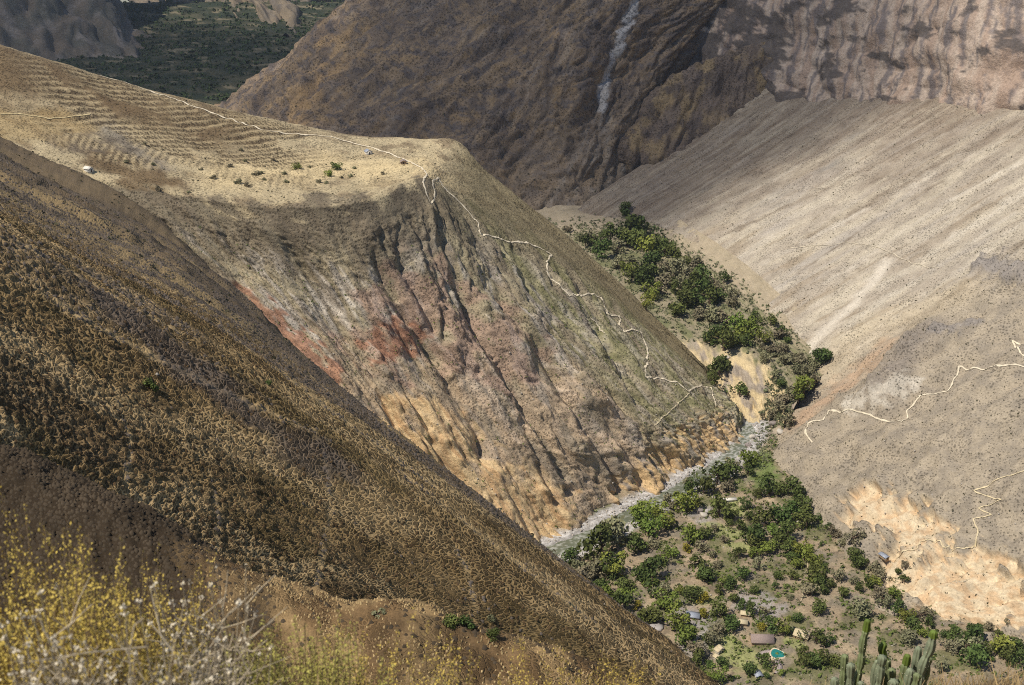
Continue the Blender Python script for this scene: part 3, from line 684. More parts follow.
# inner terrace above the scarp with the wood on it
mt = [
    [(470, 215, -496), (500, 245, -500), (540, 285, -505), (585, 335, -512), (600, 375, -548)],
    [(555, 220, -498), (580, 250, -501), (610, 290, -506), (648, 335, -512), (660, 385, -548)],
    [(640, 218, -498), (655, 255, -501), (675, 295, -506), (692, 345, -512), (705, 398, -548)],
    [(700, 250, -494), (710, 285, -500), (720, 320, -505), (728, 352, -510), (732, 412, -550)],
    [(748, 286, -492), (752, 312, -499), (756, 335, -504), (757, 362, -510), (750, 424, -552)],
    [(795, 328, -494), (790, 345, -500), (786, 360, -505), (778, 380, -515), (768, 428, -552)],
    [(840, 352, -498), (828, 368, -506), (812, 385, -513), (796, 404, -526), (780, 440, -552)],
]
for c in mt:
    b = at(*c[-1]); c.insert(0, at(*c[0]) + np.array([10, 45, 12])); c.append(b + np.array([0, -25, -22]))
inner = Land(mt, 200, 200, [(3.8, 0.5), (5.1, 0.94)])
U, V, tu, tv = inner.U, inner.V, inner.tu, inner.tv
scp = sstep(4.0, 4.5, tv)
inner.push(3.5 * fbm(U / 40, V / 40, 4, 180) + (11 * (vee(inner.P[..., 0] / 30, inner.P[..., 2] / 40, 181) - 0.5) + 4 * (vee(inner.P[..., 0] / 9, inner.P[..., 2] / 14, 187) - 0.5)) * scp + 1.0 * fbm(U / 6, V / 6, 3, 182))
col = mix(srgb(150, 138, 112), srgb(120, 118, 84), sstep(-0.2, 0.3, fbm(U / 25, V / 25, 4, 183)))
col = mix(col, srgb(172, 156, 130), 0.9 * (1 - sstep(1.1, 2.0, tv + 0.5 * fbm(U / 20, V / 20, 3, 186))))
sc_col = mix(srgb(204, 182, 140), srgb(160, 146, 128), sstep(-0.05, 0.3, fbm(inner.P[..., 0] / 14, inner.P[..., 2] / 12, 4, 184)))
col = mix(col, sc_col, sstep(3.85, 4.15, tv + 0.3 * fbm(U / 20, V / 20, 3, 185)))
inner.build('river_terrace', ground_material('terrace_soil', 1.6, 0.6, 0.35), col)

# ------------------------------------------------------------------ far valley and its hills
fv = []
for x in (-300, -100, 60, 150, 230, 300, 360, 480):
    fv.append([at(x, 2, -330), at(x, 22, -372), at(x, 45, -392), at(x, 72, -402), at(x, 98, -410), at(x, 125, -425), at(x, 160, -470)])
vall = Land(fv, 110, 160)
U, V = vall.U, vall.V
vall.push(8 * fbm(U / 120, V / 120, 4, 190) + 2.5 * fbm(U / 25, V / 25, 3, 191))
col = mix(srgb(54, 60, 46), srgb(80, 78, 60), sstep(-0.2, 0.3, fbm(U / 90, V / 60, 4, 192)))
col = mix(col, srgb(150, 136, 108), 0.6 * sstep(0.3, 0.4, fbm(U / 70 + 9, V / 40, 4, 193)))
vall.build('distant_valley', ground_material('distant_soil', 5.0, 0.6, 0.4), col)
def distant_hill(name, cols, seed, ca, cb, cc):
    L = Land(cols, 110, 160)
    U, V = L.U, L.V
    wu_ = U + 30 * fbm(U / 120, V / 120, 3, seed + 5)
    L.push(20 * fbm(U / 150, V / 260, 4, seed) + 34 * (vee(wu_ / 170, V / 420, seed + 1) - 0.5) + 14 * (vee(wu_ / 60, V / 130, seed + 6) - 0.5) + 5 * (vee(wu_ / 22, V / 40, seed + 4) - 0.5))
    col = mix(mix(ca, cb, sstep(-0.3, 0.3, fbm(U / 60, V / 140, 4, seed + 2))), cc, 0.7 * sstep(0.1, 0.4, fbm(U / 50, V / 60, 4, seed + 3)))
    L.build(name, ground_material(name + '_rock', 4.5, 0.6, 0.4), col)
    return L
west = distant_hill('west_hill', [
    [(-420, -260, 3500), (-330, -90, 3100), (-270, 10, 2850), (-230, 85, 2600)],
    [(-220, -260, 3600), (-150, -90, 3250), (-110, 0, 3000), (-90, 70, 2780)],
    [(-80, -260, 3700), (-20, -90, 3350), (15, 0, 3120), (40, 64, 2920)],
    [(0, -260, 3800), (40, -80, 3480), (75, 5, 3230), (105, 62, 3000)],
    [(40, -220, 3900), (70, -60, 3600), (108, 15, 3330), (148, 60, 3050)],
    [(90, -160, 4300), (110, -40, 3950), (135, 25, 3650), (180, 62, 3350)],
], 200, srgb(118, 106, 92), srgb(98, 94, 84), srgb(136, 126, 116))
north = distant_hill('north_hill', [
    [(60, -190, 5600), (80, -90, 5000), (105, -30, 4600), (130, 2, 4150)],
    [(140, -190, 5400), (150, -80, 4800), (170, -18, 4400), (195, 22, 3900)],
    [(220, -190, 5200), (215, -70, 4600), (230, -8, 4150), (246, 36, 3600)],
    [(280, -190, 5000), (262, -60, 4400), (280, 0, 3900), (300, 46, 3400)],
    [(330, -190, 5000), (300, -50, 4400), (312, 10, 4000), (330, 56, 3600)],
], 210, srgb(128, 114, 94), srgb(112, 102, 88), srgb(100, 92, 84))
rear = distant_hill('rear_mountain', [
    [(100, -250, 6000), (150, -90, 5400), (190, -20, 5000), (230, 40, 4700)],
    [(250, -250, 5900), (250, -90, 5300), (262, -10, 4900), (280, 45, 4600)],
    [(400, -250, 5700), (370, -90, 5100), (345, 0, 4700), (320, 50, 4450)],
    [(520, -250, 5500), (470, -90, 4900), (420, 0, 4500), (370, 60, 4300)],
    [(640, -250, 5500), (600, -90, 4900), (560, 0, 4500), (500, 60, 4300)],
], 220, srgb(150, 132, 104), srgb(128, 116, 100), srgb(110, 104, 98))

# ------------------------------------------------------------------ ground at the viewpoint
fg = []
for k, x in enumerate(np.linspace(-14, 16, 12)):
    r = sstep(2.5, 7.5, x)
    colm = []
    for y in (-4, 0, 2, 4, 7, 10, 14, 18, 23, 30, 40):
        z = -1.5 - 0.30 * max(y, 0) - 0.53 * max(y - 1.2, 0) + r * 0.02 * y - 0.012 * max(y - 14, 0) ** 2
        z += r * (0.65 if 8 < y < 19 else 0.2)
        colm.append(np.array([x, y, z]))
    fg.append(colm)
fore = Land(fg, 120, 120)
U, V = fore.U, fore.V
fore.push(0.22 * fbm(U / 1.6, V / 1.6, 4, 230) + 0.05 * fbm(U / 0.3, V / 0.3, 3, 231))
col = mix(srgb(116, 98, 72), srgb(150, 128, 94), sstep(-0.3, 0.3, fbm(U / 0.7, V / 0.7, 4, 232)))
fore.build('viewpoint_ground', ground_material('viewpoint_soil', 0.06, 0.6, 0.4), col)

# ------------------------------------------------------------------ survey of what stands on the ground
LANDS = [hill, spur, head, right, far, sh, wall, oasis, inner, water]
def spot(px, py, lands=LANDS):
    best = None
    for L in lands:
        d = np.hypot(L.px - px, L.py - py)
        lim = 3.0
        near = d < lim
        if not near.any():
            continue
        k = np.unravel_index(np.where(near, L.D + 3 * d, 1e9).argmin(), d.shape)
        if best is None or L.D[k] < best[1]:
            best = (L.P[k].copy(), L.D[k], L, k)
    return best

# ------------------------------------------------------------------ footpaths
PATHM = ground_material('path_dust', 0.8, 0.2, 0.15)
def trail(name, L, pts, width, label, tint=srgb(226, 210, 180), wob=0.8):
    ij = np.array([L.hit(*q) for q in pts], float)
    dens = []
    for a, b in zip(ij[:-1], ij[1:]):
        n = max(3, int(np.abs(b - a).max() * 1.5))
        dens.append(a + (b - a) * np.linspace(0, 1, n, endpoint=False)[:, None])
    dens.append(ij[-1:]); q = np.concatenate(dens)
    k = np.ones(1)
    qp = q
    q = np.stack([np.convolve(qp[:, 0], k, 'valid'), np.convolve(qp[:, 1], k, 'valid')], 1)
    s_ = np.arange(len(q))
    q = q + wob * np.stack([perlin(s_ / 9, s_ * 0 + 3.3, 5), perlin(s_ / 9, s_ * 0 + 7.7, 6)], 1)
    cen = L.sample(q[:, 0], q[:, 1])
    tg = np.gradient(cen, axis=0); tg /= np.maximum(np.linalg.norm(tg, axis=1, keepdims=True), 1e-6)
    nn = L.N[np.clip(q[:, 0].astype(int), 0, L.nv - 1), np.clip(q[:, 1].astype(int), 0, L.nu - 1)]
    sd = np.cross(tg, nn); sd /= np.maximum(np.linalg.norm(sd, axis=1, keepdims=True), 1e-6)
    w = 1.08 * width * (0.5 + 1.6 * np.abs(perlin(s_ / 5, s_ * 0 + 1.1, 9)))[:, None]
    i0, j0 = np.clip(q[:, 0].astype(int), 1, L.nv - 2), np.clip(q[:, 1].astype(int), 1, L.nu - 2)
    a_, b_ = (L.P[i0, j0 + 1] - L.P[i0, j0 - 1]) / 2, (L.P[i0 + 1, j0] - L.P[i0 - 1, j0]) / 2
    aa, ab, bb = (a_ * a_).sum(1), (a_ * b_).sum(1), (b_ * b_).sum(1); ra, rb = (a_ * sd).sum(1), (b_ * sd).sum(1)
    det = np.maximum(aa * bb - ab * ab, 1e-6)
    dj, di = (ra * bb - rb * ab) / det, (rb * aa - ra * ab) / det
    cross = []
    for k_, f_ in enumerate((-0.5, -0.25, 0.0, 0.25, 0.5)):
        jag = (0.7 + 0.8 * np.abs(perlin(s_ / 2.3, s_ * 0 + 4.4 + k_, 12)))
        o_ = f_ * w[:, 0] * jag
        cross.append(L.sample(q[:, 0] + di * o_, q[:, 1] + dj * o_) + nn * (0.75 - 0.5 * abs(f_) * 0.4))
    V_ = np.stack(cross, 1)
    n = len(q); idx = np.arange(n * 5).reshape(n, 5)
    F = np.concatenate([np.stack([idx[:-1, j], idx[:-1, j + 1], idx[1:, j + 1], idx[1:, j]], -1) for j in range(4)])
    colr = np.tile(tint, (n * 5, 1)) * (0.85 + 0.28 * rng.random((n * 5, 1)))
    o = link(name, raw_mesh(name, V_.reshape(-1, 3), F, PATHM, True, colr))
    tag(o, label, None, None, 'structure')
trail('footpath', head, [(100, 73), (130, 81), (165, 93), (195, 106), (235, 119), (270, 129), (330, 135), (350, 140), (385, 150), (405, 157), (422, 166), (428, 172), (426, 188), (431, 201), (436, 190), (440, 176)], 2.6, 'pale dirt footpath running along the plateau rim')
trail('footpath', head, [(441, 178), (455, 195), (470, 211), (480, 222), (481, 232), (510, 240), (537, 246), (553, 253), (549, 272), (564, 288), (570, 294), (604, 297), (608, 312), (622, 317), (624, 329), (643, 331), (648, 352), (646, 376), (660, 376), (676, 379), (690, 390), (711, 385), (717, 405)], 2.5, 'pale zigzag footpath descending the flank of the headland')
trail('footpath', head, [(570, 293), (585, 306), (596, 320), (604, 332)], 1.6, 'faint side track below the zigzag path', srgb(196, 182, 156))
trail('footpath', head, [(690, 391), (680, 400), (668, 412), (655, 425)], 1.6, 'faint track along the top of the river bluff', srgb(206, 190, 156))
trail('footpath', right, [(1060, 362), (1000, 365), (958, 367), (953, 380), (947, 391), (920, 393), (907, 410), (901, 420), (870, 415), (826, 412), (822, 419), (806, 423), (804, 430), (811, 442)], 2.4, 'pale winding footpath across the lower talus slope', srgb(218, 204, 176), 1.0)
trail('footpath', right, [(1060, 345), (1030, 342), (1012, 340), (1018, 352), (1030, 360)], 2.0, 'short pale path bend at the right edge of the slope')
trail('footpath', right, [(1024, 470), (1008, 476), (992, 480), (973, 489), (1000, 499), (977, 507), (991, 516), (972, 518), (976, 530), (975, 541), (966, 548), (945, 547), (940, 540), (920, 540), (917, 547), (905, 550), (895, 558), (880, 560)], 1.5, 'narrow zigzag path down to the orange scarps', srgb(212, 194, 156))
trail('footpath', right, [(790, 246), (818, 244), (845, 241), (872, 244), (893, 253), (912, 262), (937, 268)], 1.6, 'faint path crossing the upper talus slope', srgb(200, 186, 160))
trail('footpath', head, [(-10, 113), (18, 113), (48, 117), (92, 113)], 2.0, 'faint path on the golden slope at far left', srgb(206, 186, 140), 0.6)
trail('footpath', oasis, [(800, 600), (806, 585), (806, 560)], 1.2, 'thin dirt lane between the oasis fields', srgb(190, 172, 140), 0.5)
# ------------------------------------------------------------------ trees
def leaf_cloud(n, centers, radii, size, r_, up=0.25):
    """n small leaf-clump faces spread over a set of lumps; returns V, F (quads)"""
    k = r_.integers(0, len(centers), n)
    d = r_.normal(size=(n, 3)); d[:, 2] += up; d /= np.linalg.norm(d, axis=1)[:, None]
    rad = radii[k][:, None] * (0.55 + 0.5 * r_.random((n, 1)) ** 0.5)
    c = centers[k] + d * rad
    nn = d + 0.7 * r_.normal(size=(n, 3)); nn /= np.linalg.norm(nn, axis=1)[:, None]
    a = np.cross(nn, r_.normal(size=(n, 3))); a /= np.linalg.norm(a, axis=1)[:, None]; b = np.cross(nn, a)
    s_ = size * (0.6 + 0.8 * r_.random((n, 1)))
    V = np.stack([c - a * s_, c - b * s_ * 0.7, c + a * s_, c + b * s_ * 0.7], 1).reshape(-1, 3)
    return V, np.arange(4 * n).reshape(-1, 4)
def tube(pts, rads, k=6):
    pts = np.asarray(pts, float); V, F = [], []
    for i, p in enumerate(pts):
        t = pts[min(i + 1, len(pts) - 1)] - pts[max(i - 1, 0)]; t /= np.linalg.norm(t) + 1e-9
        a = np.cross(t, [0.3, 0.9, 0.1]); a /= np.linalg.norm(a) + 1e-9; b = np.cross(t, a)
        for j in range(k):
            w = 2 * math.pi * j / k
            V.append(p + rads[i] * (math.cos(w) * a + math.sin(w) * b))
    for i in range(len(pts) - 1):
        for j in range(k):
            F.append((i * k + j, i * k + (j + 1) % k, (i + 1) * k + (j + 1) % k, (i + 1) * k + j))
    return np.array(V), np.array(F)
def join(parts):
    V, F, n = [], [], 0
    for v, f in parts:
        V.append(v); F.append(f + n); n += len(v)
    return np.concatenate(V), np.concatenate(F)
BARK = plain_material('bark', srgb(96, 80, 64), 0.9, 0.3, 6)
LEAF = {
    'd': plain_material('leaf_dark', srgb(84, 94, 46), 0.75, 0.35, 5, 0.2, 0.6),
    'g': plain_material('leaf_green', srgb(118, 128, 56), 0.75, 0.35, 5, 0.2, 0.6),
    'o': plain_material('leaf_olive', srgb(130, 124, 94), 0.8, 0.35, 5, 0.15, 0.6),
    'y': plain_material('leaf_yellow', srgb(140, 128, 48), 0.8, 0.3, 5, 0.15, 0.4),
}
PROTO = {}
for kind in 'dgoy':
    for v in range(4):
        r_ = np.random.default_rng(100 + ord(kind) * 7 + v)
        n = r_.integers(7, 12)
        ce = r_.normal(size=(n, 3)) * [0.2, 0.2, 0.15] + [0, 0, 0.46]; ra = 0.16 + 0.13 * r_.random(n)
        if kind == 'o':
            ce[:, 2] = ce[:, 2] * 0.75; ra *= 0.85
        V_, F_ = leaf_cloud(560 if kind != 'o' else 420, ce, ra, 0.055, r_)
        crown = raw_mesh('crown', V_, F_, LEAF[kind])
        tr = [tube([(0, 0, -0.12), (0.01, 0.01, 0.15), (0.02, 0, 0.42)], [0.045, 0.034, 0.02])]
        for q in range(min(5, n)):
            tr.append(tube([(0.015, 0, 0.22 + 0.04 * q), tuple(ce[q] * 0.6 + [0, 0, 0.18]), tuple(ce[q])], [0.02, 0.014, 0.006], 5))
        tV, tF = join(tr)
        trunk = raw_mesh('trunk', tV, tF, BARK)
        PROTO[kind, v] = (crown, trunk)
ORD = ['', 'second ', 'third ', 'fourth ', 'fifth ', 'sixth ', 'seventh ', 'eighth ', 'ninth ', 'tenth ', 'eleventh ', 'twelfth ', 'thirteenth ', 'fourteenth ', 'fifteenth ', 'sixteenth ', 'seventeenth ', 'eighteenth ']
CN = {'d': 'dark green', 'g': 'bright green', 'o': 'grey-green', 'y': 'yellow-green'}
SHEETS = [
 (700, 480, 6.225, 'd20,45,110 d110,185,130 d205,220,65 o180,35,90 d430,50,110 d500,60,90 d600,40,110 d355,90,55 d285,160,60 d300,215,60 d180,260,45 d445,195,40 d400,250,110 d490,230,120 d560,210,110 d610,175,110 d665,255,105 d740,235,45 d240,290,60 d320,345,130 d350,390,90 g450,320,70 d545,345,120 d500,385,90 d530,440,80 d570,490,70 g610,430,80 g650,470,90 g720,520,85 d780,555,50 g600,530,70 g420,430,80 g340,450,70 d245,455,65 d30,325,80 o150,365,50 o95,300,50 d35,590,90 g140,620,60 d190,650,55 d265,580,75 o360,530,70 d475,605,50 d570,600,60 d700,600,110 d740,655,90 d830,640,50 d755,395,30 d800,295,50 o840,330,70 o880,390,60 o940,360,100 d960,460,90 d985,520,80 o30,410,70 o80,460,50 o120,520,60 o860,600,80 o970,625,60'),
 (560, 440, 4.895, 'o265,445,150 g390,345,90 g390,390,80 g430,430,90 g460,350,70 d365,520,85 d200,540,140 d65,585,80 o160,600,110 o100,640,90 d270,620,90 d440,655,110 o520,530,45 d660,600,60 d630,240,70 d770,185,90 d820,160,80 g930,100,70 d920,155,50 o850,115,60 o630,205,50 o550,310,70 g600,310,90 g650,320,60 g640,470,80 y615,535,40 g560,550,50 g490,580,60 o450,500,60 g520,400,80 o10,620,60'),
 (560, 560, 5.48, 'd470,85,90 o545,165,80 g490,140,60 d500,305,110 d490,440,80 g400,365,85 d320,255,100 d210,180,110 d350,145,80 g260,205,80 o180,65,90 o90,90,130 g350,200,80 y415,250,40 g560,240,90 g650,170,50 d720,200,90 y780,210,50 y795,290,45 d790,75,90 g650,345,100 g690,420,110 o570,450,90 o740,500,100 d745,560,60 o820,430,80 g650,570,40 g720,640,60 g290,60,100'),
 (680, 580, 6.4, 'd330,115,60 d400,165,60 d465,185,70 o545,190,60 d470,60,60 d330,25,70 d245,60,60 d265,200,100 d320,280,100 o245,330,90 d180,370,70 d50,360,100 d110,510,80 d185,540,50 d270,530,70 d445,575,80 d545,520,80 d600,290,90 y530,310,45 g660,320,80 d745,240,65 d875,180,90 o830,60,100 d870,380,90 d800,510,90 d860,520,100 d920,510,90 d980,520,90 d790,460,60 d955,390,60 d560,600,40 d325,625,35 g240,630,80 g180,610,60 g640,590,45 o700,105,50 d605,30,40'),
 (840, 580, 5.565, 'o90,160,120 d180,20,70 o240,90,80 g290,70,70 d340,150,70 o440,190,85 g360,210,70 d415,255,80 d495,240,50 o390,310,100 o600,370,90 d640,300,70 d580,290,50 d755,330,100 d725,265,60 o830,265,60 o690,370,110 d720,420,130 g900,370,110 d920,430,80 d985,360,80 d1000,450,90 d800,400,70 d880,300,30 o930,225,30 d20,70,60 d110,50,45 g450,300,50 o560,470,70 d840,440,35'),
 (860, 500, 6.226, 'o95,420,90 o130,465,80 g75,525,70 o125,600,90 d235,450,40 d260,490,50 o275,405,50 d0,390,50'),
 (680, 330, 6.225, 'd240,270,110 d270,80,120 d200,60,90 d330,60,90 d250,220,80 d220,300,60 d370,385,80 g400,30,80 o500,50,90 o570,130,80 o520,170,70 o650,180,110 o650,110,70 o740,170,90 o720,250,70 d880,160,110 o820,200,90 o840,310,70 o780,250,80 d620,340,60 o600,270,60 o690,390,90 o640,440,100 o620,480,80 o560,540,70 o680,560,80 g770,370,110 g750,430,60 o620,30,90'),
 (560, 200, 4.895, 'o40,130,40 d320,30,50 d320,60,45 d340,130,110 d390,140,80 o440,120,40 d250,190,80 o150,180,70 o100,170,50 d200,250,80 d130,200,50 d360,200,90 g420,240,90 d330,190,80 d480,220,80 d510,240,80 d560,270,70 d610,300,60 o660,285,60 d440,290,80 o500,310,70 d380,350,60 d440,350,80 o280,230,70 o280,300,70 g330,340,60 d350,380,60 d400,400,80 o350,290,60 o560,340,90 o620,350,80 o520,380,90 d700,360,70 o680,320,50 o480,430,70 d560,430,60 o600,400,90 d660,420,90 d700,440,90 o720,400,80 d800,380,50 o770,410,60 o830,440,60 d620,490,90 d580,530,80 d650,500,70 d730,480,80 d770,470,60 o680,550,80 o740,560,90 o820,580,70 g870,620,80 g930,640,80 d780,660,90 g440,460,70 g420,520,50 o840,500,60'),
 (680, 230, 2.977, 'd222,262,30 d270,272,30 d300,300,30 d322,328,22 d180,312,30 d200,332,32 g250,318,34 d140,342,30 d130,320,30 o250,350,26 o290,345,26 o282,370,22'),
]
ZONES = [  # centre in the photo and what one finds there
    (640, 240, 'in the wood below the far mountain'), (700, 290, 'in the wood beside the talus foot'),
    (740, 335, 'above the ochre river scarp'), (800, 380, 'on the bank right of the ochre scarp'),
    (600, 545, 'on the river bank beside the grey gravel'), (690, 490, 'by the river opposite the brown crags'),
    (760, 500, 'in the dark grove under the pale talus'), (740, 550, 'among the lawns of the oasis'),
    (640, 600, 'on rubble at the tussock hillside edge'), (700, 650, 'on dry ground left of the lawn'),
    (760, 655, 'around the swimming pool'), (760, 610, 'on the terraces above the thatched roofs'),
    (810, 570, 'on the field terraces in mid oasis'), (815, 650, 'in the hedge right of the pool'),
    (870, 560, 'at the foot of the orange scarps'), (870, 630, 'behind the cactus'), (980, 645, 'at the oasis edge right of the cactus'),
]
trees = []
for ox, oy, scl, txt in SHEETS:
    for w in txt.split():
        kx, ky, kd = (float(v) for v in w[1:].split(','))
        trees.append((w[0], ox + kx / scl, oy + ky / scl, kd / scl))
zoned = {}
for t in trees:
    z = min(ZONES, key=lambda q: (q[0] - t[1]) ** 2 + (q[1] - t[2]) ** 2)[2]
    zoned.setdefault((z, t[0]), []).append(t)
n_tree = 0
TREE_LANDS = [head, right, oasis, inner, far, sh]
for (z, kind), ts in zoned.items():
    ts.sort(key=lambda t: t[1])
    for i, (k, px, py, dpx) in enumerate(ts):
        hit = spot(px, py + 0.32 * dpx, TREE_LANDS)
        if hit is None:
            continue
        pos, D = hit[0], hit[1]
        size = dpx * D / FOC
        root = link('scrub_tree' if kind == 'o' else 'broadleaf_tree', None)
        root.location = pos - np.array([0, 0, 0.03 * size]); root.rotation_euler = (0, 0, random.uniform(0, 6.28))
        s_ = size * 1.42; root.scale = (s_, s_, s_ * random.uniform(0.85, 1.1))
        crown, trunk = PROTO[kind, random.randrange(4)]
        link('crown', crown, root); link('trunk', trunk, root)
        o_ = ORD[i] if i < len(ORD) else ''
        lab = f"{o_}{CN[kind]} tree from the left {z}" if i else f"leftmost {CN[kind]} tree {z}"
        tag(root, lab, 'tree', z.replace('in the ', '').replace('on the ', 'trees on the '))
        n_tree += 1

# ------------------------------------------------------------------ low cover too small to count
def blobs(name, lands_pts, mat, label, cat, k=10, leafy=True, flat=0.75):
    """many little clumps joined in one mesh: lands_pts is a list of (points, sizes)"""
    P = np.concatenate([p for p, s_ in lands_pts]); S = np.concatenate([s_ for p, s_ in lands_pts])
    n = len(P)
    if leafy:
        d = rng.normal(size=(n, k, 3)); d[..., 2] = np.abs(d[..., 2]) * flat + 0.1
        d /= np.linalg.norm(d, axis=2, keepdims=True)
        c = d * (0.35 + 0.15 * rng.random((n, k, 1)))
        nn = d + 0.5 * rng.normal(size=(n, k, 3)); nn /= np.linalg.norm(nn, axis=2, keepdims=True)
        a = np.cross(nn, rng.normal(size=(n, k, 3))); a /= np.linalg.norm(a, axis=2, keepdims=True); b = np.cross(nn, a)
        s_ = 0.24 + 0.12 * rng.random((n, k, 1))
        V_ = np.stack([c - a * s_, c - b * s_ * 0.8, c + a * s_, c + b * s_ * 0.8], 2).reshape(n, -1, 3)
        V_ = (V_ * S[:, None, None] + P[:, None]).reshape(-1, 3); F_ = np.arange(len(V_)).reshape(-1, 4)
    else:
        base = np.array([[1, 0, 0], [0.3, 0.95, 0.1], [-0.8, 0.6, 0], [-0.8, -0.6, 0.1], [0.3, -0.95, 0], [0.1, 0.1, 0.9], [-0.2, -0.1, -0.6]])
        tri = np.array([[0, 1, 5], [1, 2, 5], [2, 3, 5], [3, 4, 5], [4, 0, 5], [1, 0, 6], [2, 1, 6], [3, 2, 6], [4, 3, 6], [0, 4, 6]])
        ang = rng.random(n) * 6.28; ca, sa = np.cos(ang), np.sin(ang)
        J = base[None] * (0.7 + 0.6 * rng.random((n, 7, 3))) * 0.5
        R = np.stack([J[..., 0] * ca[:, None] - J[..., 1] * sa[:, None], J[..., 0] * sa[:, None] + J[..., 1] * ca[:, None], J[..., 2]], -1)
        V_ = (R * S[:, None, None] + P[:, None]).reshape(-1, 3)
        F_ = (tri[None] + 7 * np.arange(n)[:, None, None]).reshape(-1, 3)
    o = link(name, raw_mesh(name, V_, F_, mat))
    tag(o, label, cat, None, 'stuff')
    return o
def pick(L, n, mask, lo, hi, power=2.0):
    w = np.clip(mask, 0, 1) * np.linalg.norm(np.cross(np.gradient(L.P, axis=0), np.gradient(L.P, axis=1)), axis=2)
    vis = (L.px > -60) & (L.px < 1084) & (L.py > -60) & (L.py < 745)
    w = (w * vis).ravel(); w = w / w.sum()
    k = rng.choice(len(w), n, p=w)
    jit = rng.normal(size=(n, 3)) * 0.6; jit[:, 2] = 0
    return L.P.reshape(-1, 3)[k] + jit * [1, 1, 0], lo + (hi - lo) * rng.random(n) ** power
SHRUB = plain_material('dry_shrub_leaf', srgb(84, 80, 58), 0.9, 0.5, 0.35)
SHRUBG = plain_material('green_shrub_leaf', srgb(96, 106, 52), 0.85, 0.5, 0.3)
STONE = plain_material('pale_stone', srgb(176, 166, 152), 0.9, 0.3, 0.4)
cl = fbm(right.U / 30, right.V / 40, 3, 300)
lowr = 1 - sstep(4.5, 5.8, right.tu)
blobs('hillside_scrub', [pick(right, 5200, 0.25 + lowr * (0.7 + cl), 0.8, 2.4, 2.5), pick(right, 1300, 0.3 + cl, 1.0, 2.8, 3)], SHRUB, 'small dry shrubs dotted over the pale talus slope', 'scrub', 5)
gm = sstep(4.2, 5.0, head.tv) * (0.3 + sstep(0.0, 0.3, 0.1 + fbm(head.U / 20, head.V / 90, 3, 301)))
blobs('cliff_scrub', [pick(head, 5200, gm, 0.9, 2.6, 2.5)], SHRUBG, 'low green scrub growing on the headland ribs', 'scrub', 5)
tp = (1 - sstep(3.8, 4.2, head.tv)) * sstep(1.9, 2.1, head.tv)
blobs('plateau_scrub', [pick(head, 900, tp, 0.8, 2.4, 2.5)], SHRUB, 'small dry shrubs dotted over the straw plateau', 'scrub', 7)
um = (1 - tus_mask) + 0.02
blobs('upper_hillside_scrub', [pick(hill, 5000, um * (0.6 + fbm(hill.U / 15, hill.V / 15, 3, 303)), 0.7, 1.9, 1.6)], SHRUB, 'dense grey-brown scrub over the upper hillside', 'scrub', 6)
gd_oa = river_frame(oasis.P[..., 0], oasis.P[..., 1])[0]
om = sstep(24, 34, river_frame(oasis.P[..., 0], oasis.P[..., 1])[0]) * (0.35 + sstep(-0.1, 0.3, fbm(oasis.U / 30 - 20, oasis.V / 30, 4, 167)))
blobs('oasis_undergrowth', [pick(oasis, 11000, om, 1.0, 5.0, 1.7)], SHRUBG, 'low green and dry undergrowth between the oasis trees', 'undergrowth', 7)
blobs('oasis_brush', [pick(oasis, 5500, sstep(24, 34, gd_oa) * (0.25 + sstep(-0.1, 0.3, fbm(oasis.U / 22 + 70, oasis.V / 22, 4, 306))), 1.2, 4.2, 1.8)], plain_material('grey_brush_leaf', srgb(132, 126, 100), 0.9, 0.4, 0.2), 'grey-green thorny brush over the oasis rubble', 'brush', 6)
blobs('terrace_undergrowth', [pick(inner, 5200, (1 - sstep(3.7, 4.1, inner.tv)) * sstep(0.6, 1.6, inner.tv), 1.5, 5.5, 1.4), pick(inner, 500, sstep(4.4, 5.0, inner.tu) * sstep(3.6, 4.2, inner.tv), 1.5, 6.0, 1.2), pick(oasis, 350, oasis.stroke([(755, 455), (763, 440), (775, 425), (785, 405)], 14, 0.6), 1.5, 5.0, 1.2)], plain_material('terrace_leaf', srgb(110, 112, 80), 0.85, 0.5, 0.2), 'grey-green brush between the trees of the river terrace', 'undergrowth', 7)
blobs('mountain_scrub', [pick(far, 3500, 0 * far.tv + 1, 1.5, 4.2, 3), pick(sh, 900, 0 * sh.tv + 1, 1.2, 3.5, 3)], SHRUB, 'dark shrubs dotted over the far mountain', 'scrub', 6)
vm_ = sstep(-0.15, 0.2, fbm(vall.U / 90, vall.V / 60, 3, 305))
blobs('distant_wood', [pick(vall, 7000, 0.3 + vm_, 6, 15, 1.5)], plain_material('distant_leaf', srgb(66, 78, 46), 0.9, 0.4, 0.05), 'dark green woodland and fields on the distant valley floor', 'woodland', 6)
gd_o = river_frame(oasis.P[..., 0], oasis.P[..., 1])[0]
blobs('river_stones', [pick(oasis, 2600, (1 - sstep(20, 28, gd_o)) * sstep(5, 9, gd_o), 0.8, 3.4, 3), pick(oasis, 500, (1 - sstep(6, 10, gd_o)) * sstep(1010, 1100, oasis.P[..., 1]), 1.2, 4.0, 2)], STONE, 'pale grey boulders and gravel along the river', 'stones', leafy=False)
blobs('slope_stones', [pick(oasis, 1100, om, 0.6, 2.4, 3), pick(right, 1500, lowr + 0.2, 0.5, 2.2, 3), pick(head, 700, sstep(5, 6, head.tv), 0.8, 2.6, 3)], STONE, 'scattered pale rocks on the slopes and fields', 'stones', leafy=False)
blobs('hillside_stones', [pick(hill, 60, tus_mask, 0.4, 1.1, 2)], STONE, 'few pale rocks on the tussock hillside', 'stones', leafy=False)
